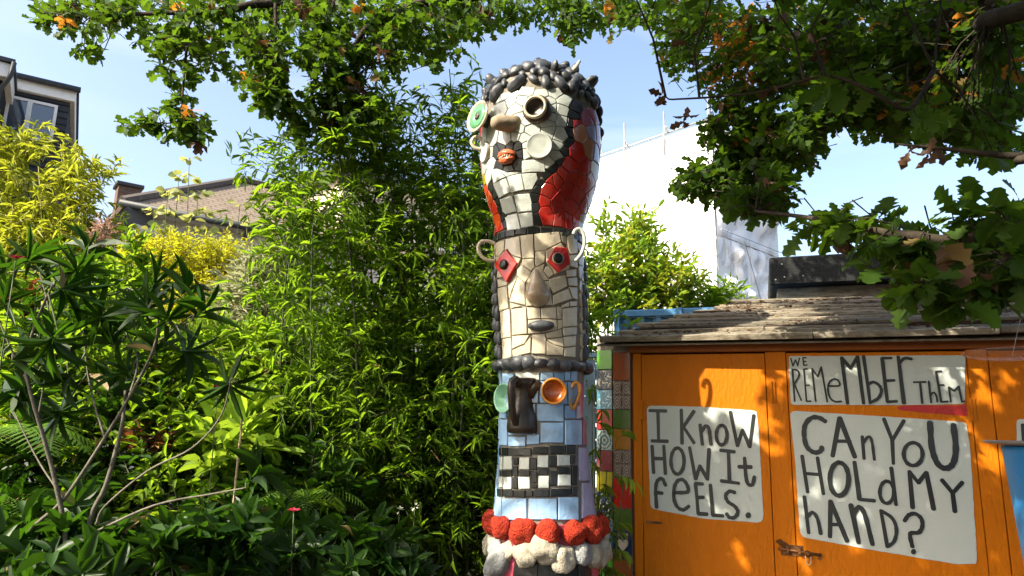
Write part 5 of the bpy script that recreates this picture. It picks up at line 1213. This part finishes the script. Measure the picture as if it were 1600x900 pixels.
# ---- foreground shrub with long dark leaves in whorls
R = thing('glossy_shrub', gp(110, 2.9), 'foreground shrub with bare grey branches and whorls of long dark glossy leaves', 'shrub'); L = Leaves(); tw = Twigs()
def pbranch(lst, r0, r1, mat=M_stem):
    pts_ = spline([P(*q) for q in lst], 5); m = MB(); m.tube(pts_, list(np.linspace(r0, r1, len(pts_))), 8); m.put('branch', mat, R, True); return pts_
br = []
for lst, r0, r1 in (([(112, 1130, 2.9), (104, 860, 2.9), (88, 760, 2.88), (70, 690, 2.85), (47, 610, 2.8), (40, 560, 2.8), (62, 490, 2.75), (85, 440, 2.7)], .020, .006),
                    ([(10, 1100, 3.0), (25, 868, 2.95), (100, 780, 2.9), (160, 690, 2.85), (205, 615, 2.8), (240, 545, 2.75), (248, 495, 2.7)], .016, .006),
                    ([(120, 1130, 2.95), (135, 845, 2.95), (165, 760, 2.9), (182, 700, 2.9), (192, 655, 2.9), (196, 610, 2.9)], .022, .008),
                    ([(150, 820, 2.93), (165, 790, 2.92), (232, 735, 2.85), (300, 700, 2.8), (345, 650, 2.8), (362, 590, 2.75)], .010, .004),
                    ([(140, 835, 2.95), (240, 790, 2.85), (330, 772, 2.8), (385, 762, 2.75)], .010, .004),
                    ([(60, 650, 2.84), (75, 560, 2.9), (75, 480, 2.95), (60, 420, 3.0)], .008, .004), ([(200, 625, 2.8), (215, 560, 2.9), (190, 500, 3.0), (200, 450, 3.05)], .008, .004),
                    ([(45, 600, 2.8), (15, 540, 2.8), (-10, 480, 2.8)], .008, .004), ([(165, 690, 2.87), (140, 600, 2.95), (130, 520, 3.0)], .008, .004), ([(240, 540, 2.75), (290, 500, 2.7), (305, 490, 2.7)], .006, .004), ([(100, 780, 2.9), (60, 720, 3.0), (20, 640, 3.05)], .007, .004)):
    br.append(pbranch(lst, r0 * .55, r1 * .7))
allp = np.array([p for b in br for p in b])
for (px, py, Y) in ((85, 432, 2.7), (40, 405, 2.9), (15, 470, 2.8), (130, 500, 3.0), (118, 420, 2.9), (165, 480, 2.9), (203, 445, 3.05), (232, 470, 2.75), (278, 450, 2.75), (250, 492, 2.7), (305, 485, 2.7), (185, 530, 2.9), (60, 520, 2.8), (5, 545, 2.75), (120, 560, 2.9), (245, 545, 2.8), (60, 415, 3.0), (150, 440, 3.0), (10, 410, 3.0), (362, 580, 2.75), (90, 500, 2.7), (210, 570, 2.9), (20, 620, 3.0), (160, 600, 3.0), (385, 740, 2.75), (280, 530, 2.9), (130, 380, 3.2), (235, 430, 2.95), (40, 580, 2.95), (100, 620, 3.05)):
    t_ = P(px, py + 16, Y); j = np.argmin(np.linalg.norm(allp - t_ + np.array((0, 0, -.08)), axis=1)); s_ = allp[j]; d = nrm((t_ - s_) * .6 + UPZ * .10 + rng.normal(size=3) * .05)
    m = MB(); m.tube(spline([s_, (s_ + t_) / 2 + rng.normal(size=3) * .01, t_], 4), list(np.linspace(.005, .003, 9)), 5, False); m.put('twig', M_green_stem, R, True)
    shoot(L, None, t_ - d * .05, d, .10, int(rng.integers(9, 13)), .170, .023, .80, .45, .004, True)
L.curl = (.4, 1.4); L.build(R, LANCE_LONG, G_dark, 300, tmpl_near=LANCE_LONG)

# ---- other shrubs, back to front
bush('privet', 'rounded light green shrub in front of the pale house wall', gp(190, 4.9), [(195, 440, 4.9, .20, .18, .2, 50), (170, 490, 4.8, .3, .2, .3, 60), (212, 395, 4.9, .09, .15, .1, 16)], G_mid, OVAL, .075, .03, 8, .22, 90, up=.9)
bush('golden_shrub', 'fine-leaved golden yellow shrub glowing in the sun below the tiled roof', gp(310, 6.2), [(300, 410, 5.6, .55, .20, .35, 460), (365, 425, 5.6, .32, .22, .35, 260), (240, 405, 5.7, .30, .16, .3, 180), (320, 470, 5.5, .5, .22, .35, 240)], G_yel, LANCE, .045, .014, 10, .2, 0, up=.5)
bush('silver_shrub', 'pale silvery-leaved shrub left of the broad bamboo', gp(420, 5.2), [(405, 470, 5.1, .30, .32, .3, 240), (395, 540, 5.0, .3, .3, .3, 190), (440, 425, 5.2, .25, .25, .3, 160), (430, 500, 5.1, .3, .3, .3, 160)], G_pale, LANCE, .10, .013, 9, .26, 0, up=.6)
bush('leafy_hedge', 'dense mid green hedge across the back of the garden', gp(300, 7.2), [(x, y, 7.2 + .5 * (i % 3), 1.0, .65, .5, 240) for i, (x, y) in enumerate([(-60, 430), (70, 440), (180, 500), (60, 560), (300, 540), (420, 560), (540, 520), (660, 540), (780, 560), (300, 640), (500, 640), (700, 650), (860, 620), (100, 650)])], G_mid, OVAL, .10, .04, 8, .3, 0, 'hedge', extra=(G_lime, .3), stems=1)
bush('laurel', 'sunlit pale green laurel growing between the totem and the white sheeting', gp(1000, 6.6), [(985, 420, 6.6, .36, .36, .35, 130), (1045, 440, 6.6, .32, .24, .35, 100), (940, 440, 6.5, .25, .35, .3, 80), (1000, 480, 6.6, .55, .15, .35, 130), (995, 365, 6.7, .2, .22, .2, 46), (945, 360, 6.6, .08, .2, .08, 12)], G_lime, OVAL, .10, .034, 8, .28, 160, up=.8, extra=(G_gold, .4))
bush('willow_shrub', 'narrow-leaved shrub showing above the left end of the shed roof', gp(1120, 6.9), [(1130, 465, 6.8, .22, .12, .2, 40), (1100, 485, 6.8, .3, .12, .2, 50)], G_mid, LANCE, .12, .018, 7, .25, 40, up=.9)
bush('garden_shrub', 'bright green leafy shrub between the grey-branched shrub and the bamboo', gp(360, 4.2), [(350, 560, 4.4, .35, .28, .3, 120), (390, 640, 4.2, .3, .25, .3, 110), (330, 700, 4.1, .35, .25, .3, 100), (420, 560, 4.5, .25, .25, .25, 80), (300, 620, 4.4, .3, .25, .3, 80)], G_mid, LANCE_LONG, .10, .026, 8, .24, 150, extra=(G_lime, .35), up=.6)
bush('broadleaf_plant', 'low plant with broad light green leaves catching the sun', gp(375, 3.9), [(365, 665, 3.8, .14, .08, .12, 14), (400, 690, 3.8, .12, .08, .12, 12), (340, 720, 3.8, .12, .08, .1, 10)], G_lime, OVAL, .15, .055, 6, .2, 90, 'plant', M_green_stem, up=.8)
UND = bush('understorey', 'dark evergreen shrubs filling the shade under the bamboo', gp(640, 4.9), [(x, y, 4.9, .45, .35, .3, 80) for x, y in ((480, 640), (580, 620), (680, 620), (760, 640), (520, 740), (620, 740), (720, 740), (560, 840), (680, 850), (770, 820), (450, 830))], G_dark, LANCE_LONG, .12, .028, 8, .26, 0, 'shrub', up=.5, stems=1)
bush('rhododendron', 'low dark rhododendron along the bottom left edge', gp(150, 3.1), [(40, 880, 3.0, .22, .12, .2, 24), (150, 890, 2.9, .25, .10, .2, 26), (260, 885, 2.9, .25, .12, .2, 26), (350, 870, 3.0, .2, .14, .2, 22), (80, 800, 3.3, .2, .1, .2, 12)], G_dark, OVAL, .14, .045, 9, .16, 130, 'shrub', whorl=True, spread=.85, up=1.0)
bush('rhododendron', 'low dark rhododendron at the foot of the broad bamboo', gp(470, 3.4), [(430, 860, 3.4, .2, .13, .2, 22), (500, 880, 3.3, .25, .12, .2, 26), (590, 885, 3.5, .25, .12, .2, 24), (400, 800, 3.6, .15, .1, .15, 10)], G_dark, OVAL, .13, .042, 9, .16, 90, 'shrub', whorl=True, spread=.85, up=1.0)
bush('spiraea', 'leafy green shrub mixed in behind the long-leaved shrub', gp(120, 4.0), [(60, 560, 4.1, .45, .35, .3, 120), (150, 600, 4.0, .4, .3, .3, 110), (240, 600, 4.2, .35, .3, .3, 100), (40, 660, 3.9, .35, .2, .2, 60), (200, 700, 3.9, .4, .3, .25, 90), (290, 770, 3.8, .35, .2, .25, 70), (100, 480, 4.3, .5, .3, .3, 100)], G_mid, LANCE_LONG, .10, .024, 8, .25, 120, extra=(G_dark, .4), up=.5)
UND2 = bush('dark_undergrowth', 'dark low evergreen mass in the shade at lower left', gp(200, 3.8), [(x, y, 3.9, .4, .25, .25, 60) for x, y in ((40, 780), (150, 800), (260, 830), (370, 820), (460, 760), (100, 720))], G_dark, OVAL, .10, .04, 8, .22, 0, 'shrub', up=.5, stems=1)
UND['kind'] = UND2['kind'] = 'stuff'
bush('russet_shrub', 'small russet-leaved shrub glimpsed in the shade', gp(235, 4.1), [(235, 690, 3.85, .12, .05, .1, 16), (20, 480, 4.2, .15, .12, .1, 16)], G_russet, OVAL, .07, .03, 7, .15, 0)
bush('smoke_bush', 'pinkish feathery bush beside the gable of the pale house', gp(165, 6.0), [(160, 362, 5.9, .10, .12, .1, 40)], leaf_mat('pink_plume', (.42, .24, .17), (.5, .33, .22), (.6, .35, .25), .4, .6), LANCE, .04, .008, 10, .12, 0, up=.8)
# climbing vine in the sun
R = thing('climbing_vine', gp(285, 6.4), 'pale climbing vine reaching up in front of the tiled roof', 'vine'); L = Leaves(); tw = Twigs()
for (tx, ty, bx) in ((296, 246, 285), (262, 300, 270), (310, 300, 300), (280, 275, 280), (240, 330, 260), (322, 330, 310), (250, 350, 262), (375, 318, 362), (335, 370, 330)):
    b_ = gp(bx, 6.5); t_ = P(tx, ty, 6.3 + rng.normal() * .15); pts_ = spline([b_, (b_ * .5 + t_ * .5) + np.array((rng.normal() * .06, 0, 0)), t_], 10); m = MB(); m.tube(pts_, list(np.linspace(.009, .003, 21)), 5, False); m.put('stem', M_green_stem, R, True)
    for i in range(9, 21):
        for _ in range(6): a = rng.uniform(0, 6.28); d = np.array((math.cos(a), math.sin(a), -.1)) * rng.uniform(.7, 2.2); L.add(pts_[i] + d * .03, d + rng.normal(size=3) * .2, UPZ + rng.normal(size=3) * .6 + np.array((-.3, -.5, 0)), rng.uniform(.06, .105), rng.uniform(.06, .09))
L.build(R, OVAL, G_vine, 150)
# ferns
def fern(label, px, py, Y, n, ln, mat=G_fern):
    c = P(px, py, Y); base = np.array((c[0], c[1], 0)); R = thing('fern', base, label, 'fern', None)
    m = MB(); m.tube([base, base + (c - base) * .5, c + np.array((0, 0, -.02))], [.016, .016, .016], 8); m.put('trunk', M_soil, R, True)
    for i in range(n):
        a = i * 2.399 + rng.normal() * .1; d = nrm(np.array((math.cos(a), math.sin(a), .75))); q = c.copy(); pts_ = [q]; K_ = 22
        l_ = ln * rng.uniform(.8, 1.1)
        for k in range(K_): d = nrm(d + np.array((0, 0, -.075))); q = q + d * l_ / K_; pts_.append(q)
        m = MB(); m.tube(pts_, list(np.linspace(.004, .001, K_ + 1)), 4, False)
        for k in range(3, K_ + 1):
            t = k / K_; w = l_ * .26 * math.sin(math.pi * min(1, t * .95 + .08)) ** .8; dd = nrm(pts_[k] - pts_[k - 1]); sdv = nrm(np.cross(dd, UPZ)); upn = np.cross(sdv, dd)
            for sg in (-1, 1):
                e = nrm(sdv * sg + dd * .35 - UPZ * .12); p0 = pts_[k]; wd = l_ / K_ * .46
                # pinna with toothed edge
                v = [p0]; ff = []; kk = 5
                for j in range(1, kk + 1):
                    u = j / kk; hw_ = wd * (1 - u * .8) * (1.0 if j % 2 else .55); pc_ = p0 + e * w * u - UPZ * .15 * w * u * u; v += [pc_ + dd * hw_, pc_ - dd * hw_]
                ff.append((0, 1, 2)); ff += [(2 * j - 1, 2 * j + 1, 2 * j + 2, 2 * j) for j in range(1, kk)]
                m.add(v, ff)
        m.put('frond', mat, R)
    return R
fern('feathery fern with bright fronds at the left edge', -8, 685, 3.5, 14, .62)
fern('shaded fern low down beneath the other left-hand fern', -10, 790, 3.4, 12, .5)
fern('sunlit fern at the foot of the bamboo, lower middle', 465, 775, 3.8, 12, .42)
fern('small fern tucked between the ferns and the bamboo stems', 560, 840, 3.9, 9, .42)
# red flowers
for i, (px, py, Y, lab) in enumerate(((459, 800, 3.1, 'single red flower above the sunlit fern'), (340, 606, 3.2, 'small red flower spike among the mid green leaves'), (25, 405, 2.6, 'small red flower high among the glossy leaves at the left'))):
    c = P(px, py, Y); R = thing('red_flower', (c[0], c[1], 0), lab, 'flower', 'red flowers'); m = MB(); m.tube(spline([(c[0] + .03, c[1] + .03, 0), c * np.array((1, 1, .6)) + np.array((.02, 0, 0)), c], 4), .0025, 5); m.put('stem', M_green_stem, R, True)
    me = mesh('petal', OVAL[0], OVAL[1]); me.materials.append(G_red)
    for k in range(7):
        a = k * 2.4; d = nrm((math.cos(a), math.sin(a) * .8 - .2, .5)); FRm = frame_to(d); put('petal', me, None, R, mat4(np.stack([np.cross(d, UPZ), d, np.cross(np.cross(d, UPZ), d)], 1), c, (.02, .032, .032)))
c0, c1 = gp(373, 3.35), P(378, 655, 3.3)
m = MB(); m.tube([c0, (c0 + c1) / 2, c1], [.006, .006, .005], 7); tag(m.put('garden_cane', surf_mat('dry_cane', (.36, .27, .14), (.26, .19, .09), .6, 9, .2), None, True), 'thin dry bamboo cane standing upright among the shrubs', 'cane')
for (px, py, lab) in ((624, 798, 'small white flower head in the shade, nearer the open sky side of the bamboo stems'), (648, 792, 'small white flower head close to the totem side of the bamboo stems')):
    c = P(px, py, 3.9); R = thing('white_flower', (c[0], c[1], 0), lab.replace(', nearer the open sky side of the bamboo stems', ' of the bamboo, left one of two').replace(' close to the totem side of the bamboo stems', ' in the shade of the bamboo, right one of two'), 'flower', 'white flowers')
    m = MB(); m.tube(spline([(c[0] + .02, c[1] + .05, 0), c * np.array((1, 1, .6)), c], 4), .002, 5); m.put('stem', M_green_stem, R, True)
    me = mesh('petal', OVAL[0], OVAL[1]); me.materials.append(G_white)
    for k in range(14): d = nrm(rnd_dir() + np.array((0, -.4, .3))); put('petal', me, None, R, mat4(np.stack([np.cross(d, UPZ), d, np.cross(np.cross(d, UPZ), d)], 1), c + d * .012, (.012, .016, .016)))
# ================================================================ the oak overhead
OAKT = thing('oak_tree', (3.1, 0.9, 0), 'spreading oak with lobed leaves turning brown, its boughs hanging across the top', 'tree')
def limb(pts_, r0, r1, name='limb', n=8):
    q = spline(pts_, 6); m = MB(); rr = np.linspace(r0, r1, len(q)); m.tube([p + rng.normal(size=3) * r * .12 for p, r in zip(q, rr)], list(rr), n); m.put(name, M_bark, OAKT, True); return q
V3 = lambda *a: np.array(a, float)
limb([V3(3.1, .9, -.1), V3(3.08, .95, 1.2), V3(2.95, 1.05, 2.4), V3(2.7, 1.2, 3.3), V3(2.3, 1.2, 4.6), V3(1.9, 1.0, 6.0)], .27, .10, 'trunk', 14)
LB = []
LB.append(limb([V3(2.7, 1.2, 3.3), P(1640, -30, 2.4), P(1520, 0, 2.8), P(1430, 48, 3.1), P(1372, 78, 3.2), P(1330, 82, 3.3), P(1260, 60, 3.5), P(1180, 70, 3.8), P(1100, 40, 4.1)], .085, .02))
LB.append(limb([P(1500, 5, 2.9), P(1458, 60, 2.9), P(1450, 110, 2.9), P(1400, 150, 2.9), P(1300, 190, 2.9), P(1200, 240, 3.1), P(1130, 275, 3.2)], .05, .008))
LB.append(limb([V3(2.85, 1.1, 2.9), P(1620, 10, 2.2), P(1540, 40, 2.5), P(1480, 75, 2.8), P(1455, 92, 2.9)], .04, .02))
LB.append(limb([V3(2.3, 1.2, 4.6), V3(1.0, 2.2, 4.9), P(900, -60, 4.2), P(760, -10, 4.3), P(640, 10, 4.2), P(560, 60, 4.1), P(560, 150, 4.0)], .07, .008))
LB.append(limb([V3(1.0, 2.2, 4.9), V3(-.3, 2.6, 4.9), P(480, -40, 4.0), P(380, 10, 4.0), P(260, 20, 4.0), P(120, 25, 4.0)], .05, .006))
LB.append(limb([P(520, -50, 3.9), P(522, 0, 3.9), P(505, 60, 3.9), P(505, 110, 3.9), P(512, 145, 3.9)], .012, .004))
LB.append(limb([P(300, 0, 4.0), P(290, 90, 3.9), P(285, 150, 3.85), P(283, 185, 3.8), P(250, 195, 3.8)], .010, .003))
LB.append(limb([P(430, -10, 4.0), P(430, 70, 3.9), P(425, 150, 3.85)], .012, .004))
LB.append(limb([V3(2.95, 1.05, 2.4), P(1720, 330, 1.6), P(1600, 345, 1.75), P(1500, 375, 1.8), P(1400, 365, 1.9), P(1300, 345, 2.1), P(1180, 330, 2.5)], .03, .005))
LB.append(limb([P(1600, 345, 1.75), P(1560, 420, 1.7), P(1480, 460, 1.75), P(1440, 490, 1.8)], .012, .004))
LB.append(limb([P(1460, 110, 2.0), P(1420, 170, 1.9), P(1360, 142, 1.9), P(1290, 120, 1.95), P(1180, 145, 2.0), P(1060, 155, 2.05), P(1040, 152, 2.05)], .008, .002))
LB.append(limb([V3(2.95, 1.05, 2.4), P(1720, 230, 1.6), P(1600, 244, 1.7), P(1500, 235, 1.75), P(1400, 225, 1.8)], .018, .003))
allp = np.array([p for b in LB for p in b])
# (px, py, half width, half height, nearest depth, farthest depth)
CL = [(130, 22, 85, 32, 3.8, 4.4), (80, 30, 35, 22, 3.9, 4.2), (230, 30, 85, 40, 3.8, 4.5), (330, 35, 75, 45, 3.7, 4.5), (450, 50, 85, 58, 3.7, 4.6), (560, 40, 85, 52, 3.8, 4.6), (660, 42, 75, 45, 3.9, 4.7), (750, 28, 65, 35, 4.0, 4.8), (255, 90, 28, 32, 3.8, 4.1), (140, 80, 25, 15, 3.9, 4.1), (320, 90, 35, 35, 3.8, 4.2), (400, 115, 45, 45, 3.7, 4.2), (440, 155, 45, 35, 3.7, 4.1), (520, 110, 55, 45, 3.7, 4.2), (600, 90, 50, 30, 3.8, 4.3), (290, 140, 28, 22, 3.8, 4.0),
      (270, 190, 45, 25, 3.7, 3.9), (308, 205, 28, 30, 3.7, 3.9), (215, 195, 38, 12, 3.75, 3.9), (550, 175, 48, 35, 3.8, 4.1), (610, 180, 22, 16, 3.8, 4.0), (690, 80, 40, 25, 3.9, 4.3), (500, 195, 50, 35, 3.8, 4.2), (850, 22, 55, 26, 4.0, 4.7), (940, 22, 60, 32, 4.0, 4.7), (895, 58, 22, 22, 4.1, 4.4), (990, 15, 40, 22, 4.0, 4.6),
      (1050, 20, 55, 32, 3.2, 4.2), (1058, 75, 35, 38, 3.3, 4.1), (1120, 45, 75, 50, 3.0, 4.2), (1150, 125, 65, 55, 3.0, 4.0), (1145, 195, 50, 45, 3.0, 3.8), (1100, 290, 50, 30, 3.0, 3.4), (1170, 270, 55, 50, 3.0, 3.6), (1250, 60, 85, 65, 2.8, 4.2), (1250, 160, 75, 65, 2.7, 3.8), (1230, 235, 55, 40, 2.8, 3.5), (1350, 50, 95, 60, 2.7, 4.2), (1350, 155, 85, 50, 2.6, 3.8), (1450, 50, 85, 65, 2.6, 4.0), (1450, 165, 75, 50, 2.5, 3.6), (1550, 45, 75, 65, 2.4, 3.8), (1560, 150, 55, 65, 2.4, 3.4), (1480, 215, 45, 25, 2.4, 3.2), (1555, 225, 50, 40, 2.2, 3.0), (1380, 205, 30, 15, 2.6, 3.0), (1180, 318, 55, 25, 2.5, 3.0), (1215, 300, 25, 40, 2.6, 3.0)]
NEAR = [(1280, 350, 55, 20, 1.95, 2.3), (1360, 358, 60, 26, 1.85, 2.2), (1385, 405, 55, 32, 1.75, 2.1), (1460, 400, 70, 38, 1.7, 2.0), (1550, 395, 60, 50, 1.6, 1.95), (1500, 455, 80, 32, 1.6, 1.9), (1578, 320, 28, 28, 1.6, 1.85), (1490, 330, 40, 22, 1.7, 1.9), (1590, 455, 25, 35, 1.6, 1.8), (1420, 445, 30, 25, 1.75, 1.9), (1330, 140, 60, 15, 1.95, 2.2), (1430, 180, 40, 15, 1.8, 2.1)]
LF, LN_, LA, LDd, tw = Leaves(), Leaves(), Leaves(), Leaves(), Twigs()
LF.curl = LN_.curl = LA.curl = (-.4, 2.2); LDd.curl = (.5, 2.6)
def bunch(p, ll, tgt, k=6, twig=True, hang=.15):
    j = np.argmin(((allp - p) ** 2).sum(1)); s_ = allp[j]; v = p - s_; ds = np.linalg.norm(v); d = nrm(v + rng.normal(size=3) * .25 * ds + np.array((0, 0, -hang * .3)))
    st = p - d * min(.16, ds)
    if twig:
        tw.tube([st, (st + p) / 2 + rng.normal(size=3) * .008, p], [.0028, .0022, .0015], 4, False)
        if .2 < ds < .5 and rng.random() < .3: mid_ = (s_ + st) / 2 + rng.normal(size=3) * .03; tw.tube([s_, mid_, st], [.005, .004, .0028], 4, False)
    a0 = rng.uniform(0, 6.28); sx = nrm(np.cross(d, UPZ + rng.normal(size=3) * .2)); sy = np.cross(d, sx)
    for i in range(k):
        a = a0 + i * 2.4; t = rng.uniform(.35, 1); dd = nrm(d * rng.uniform(.1, .8) + sx * math.cos(a) + sy * math.sin(a) * .7 + np.array((0, 0, -hang)))
        s = rng.uniform(.7, 1.2); tgt.add(st + (p - st) * t, dd, UPZ + rng.normal(size=3) * .5, ll * s, ll * s * rng.uniform(.85, 1.1))
for (px, py, a, b, d0, d1) in CL:
    n = int(math.pi * a * b / 330 * (3.3 if px > 1000 else 2.8 if px > 380 else 1.9))
    for _ in range(n):
        r, w = math.sqrt(rng.random()), rng.uniform(0, 6.28); x, y = px + a * r * math.cos(w), py + b * r * math.sin(w); p = P(x, y, rng.uniform(d0, d1)); tgt = LF
        aut = (1090 < x < 1170 and 20 < y < 130 and rng.random() < .35) or (1400 < x < 1520 and 90 < y < 200 and rng.random() < .16) or rng.random() < .018
        bunch(p, .074 if px < 1000 else .063, LA if aut else (LDd if rng.random() < .03 else LF), int(rng.integers(5, 8)))
for (px, py, a, b, d0, d1) in NEAR:
    n = int(math.pi * a * b / 430)
    for _ in range(n):
        r, w = math.sqrt(rng.random()), rng.uniform(0, 6.28); p = P(px + a * r * math.cos(w), py + b * r * math.sin(w), rng.uniform(d0, d1))
        bunch(p, .080, LDd if rng.random() < .04 else LN_, int(rng.integers(4, 6)))
# curled dead leaves on the bare twig
for (x, y, Y) in ((1038, 150, 2.05), (1034, 148, 2.05), (1072, 180, 2.05), (1068, 190, 2.05), (1466, 234, 1.75), (1420, 238, 1.77), (1450, 240, 1.76), (1205, 140, 2.0)):
    for _ in range(3): LDd.add(P(x, y, Y), rnd_dir() + np.array((-.4, 0, -.5)), rnd_dir(), .045, .04)
# the rest of the crown: over and behind the camera, unseen, enlarged for shade and cut open along chosen sun rays
GAPS = [(sh.pt(*sh.uz(x, y)), r) for x, y, r in ((1075, 603, .10), (1120, 605, .10), (1160, 610, .12), (1180, 650, .10), (1198, 700, .09), (1560, 603, .12), (1552, 725, .11), (1300, 740, .07), (1440, 700, .07), (1250, 880, .08), (1060, 720, .05), (1120, 790, .06), (1470, 615, .06), (1050, 660, .05), (1040, 690, .07), (1110, 705, .07), (1290, 690, .07), (1400, 655, .07), (1455, 745, .08), (1500, 690, .07), (1350, 800, .07), (1240, 765, .07), (1090, 860, .08), (1150, 850, .07), (1330, 600, .06), (1030, 760, .06))]
GAPS += [(roof_pt(u_, v_), .2) for u_, v_ in ((.1, .15), (1.0, .1), (1.6, .05), (2.2, .1), (.9, .6), (.4, .4))]
GAPS += [(P(410, 470, 5.1), .7), (P(790, 520, TD - .2), .15), (P(795, 830, TD - .2), .16), (P(860, 830, TD - .25), .10), (P(800, 470, TD - .2), .10)]
GAPS += [(P(x, y, d), r) for x, y, d, r in ((450, 590, 4.1, .6), (500, 700, 4.1, .5), (400, 650, 3.9, .5), (560, 560, 4.1, .4), (330, 480, 5, .6), (460, 770, 3.7, .35), (30, 680, 3.5, .25), (560, 330, 4.2, .5), (640, 300, 4.3, .5), (480, 400, 4.1, .5), (200, 520, 4.2, .4))]
C_hd = np.array((t_c(3.2), TD - .2, 3.15))  # crown and bough are kept open along this sun ray to light the head
for _ in range(15000):
    p = np.array((rng.uniform(-6.2, 4.4), rng.uniform(-4.4, 2.7), rng.uniform(2.7, 6.6)))
    q = (p - np.array((-.6, -.7, 4.7))) / np.array((5.2, 3.7, 2.0))
    if q @ q > 1: continue
    if noise.noise(Vector(p) * .9) + .25 * noise.noise(Vector(p) * 2.3) < -.20: continue
    x_, y_, w_ = proj(p)
    if w_ > 0 and -120 < x_ < 1720 and -60 < y_: continue
    v = p - C_hd; off = v - SUN * (v @ SUN)
    if np.linalg.norm(off) < .62 and rng.random() < .95: continue
    if p[0] < -2.2 and rng.random() < .75: continue
    if any(np.linalg.norm((p - g) - SUN * ((p - g) @ SUN)) < r * rng.uniform(.75, 1.15) for g, r in GAPS) and rng.random() < .93: continue
    bunch(p, .115, LF, 6, False)
for pts_, r0, r1 in (([V3(2.3, 1.2, 4.6), V3(.8, .8, 5.0), V3(-1.0, .4, 5.1), V3(-3.0, .6, 5.0), V3(-4.6, 1.0, 4.8)], .09, .02), ([V3(2.0, 1.1, 5.4), V3(.5, -.6, 5.4), V3(-1.2, -1.4, 5.2)], .07, .02)): limb(pts_, r0, r1)
LB.append(limb([V3(2.7, 1.2, 3.3), V3(1.6, 1.75, 3.55), V3(.3, 1.75, 3.75), V3(-.9, 1.5, 3.8), V3(-2.0, 1.3, 3.8)], .05, .01)); allp = np.array([p for b in LB for p in b])
nb_ = 0
while nb_ < 1000:                     # added unseen bough, its leaves set along sun rays to shade the doors
    T_ = sh.pt(rng.uniform(-.1, 2.7), rng.uniform(.5, 2.1)); p = T_ + SUN * rng.uniform(2.3, 4.4)
    x_, y_, w_ = proj(p)
    if p[2] < 3.0 or (w_ > 0 and -40 < x_ < 1640 and y_ > -25): nb_ += .2; continue
    if any(np.linalg.norm((p - g) - SUN * ((p - g) @ SUN)) < r * rng.uniform(.75, 1.1) for g, r in GAPS): nb_ += .2; continue
    v = p - C_hd; off = v - SUN * (v @ SUN)
    if np.linalg.norm(off) < .46: nb_ += .2; continue
    bunch(p, .095, LF, 6); nb_ += 1
tw.put('twigs', M_bark, OAKT)['kind'] = 'stuff'
LN_.build(OAKT, OAK, G_oak, 220, 'foliage', tmpl_near=OAK)
LF.build(OAKT, OAK_FAR, G_oak, 80, 'foliage', tmpl_near=OAK)
LA.build(OAKT, OAK_FAR, G_oaka, 0, 'foliage'); LDd.build(OAKT, OAK_FAR, G_oakd, 0, 'foliage')

# ---- dry leaves and grit lying on the shed roof
R = Leaves()
for _ in range(3600):
    v_ = rng.uniform(0.02, rows * ex) ; u_ = rng.uniform(uE + HIP * v_ / ex, uR - .1)
    if noise.noise(Vector((u_ * 3, v_ * 7, 3.3))) < .06 and v_ < 1.25: continue
    R.add(roof_pt(u_, v_, .034), sh.u * rng.normal() + up_s * rng.normal() * .6, rn + rng.normal(size=3) * .5, rng.uniform(.012, .05), rng.uniform(.008, .032))
R.build(None, OAK_FAR, G_oakd, 0, 'leaf_litter')
for o in bpy.data.objects:
    if o.name.startswith('leaf_litter'): tag(o, 'dry brown oak leaves lying on the shed roof boards', 'leaf litter', kind='stuff')
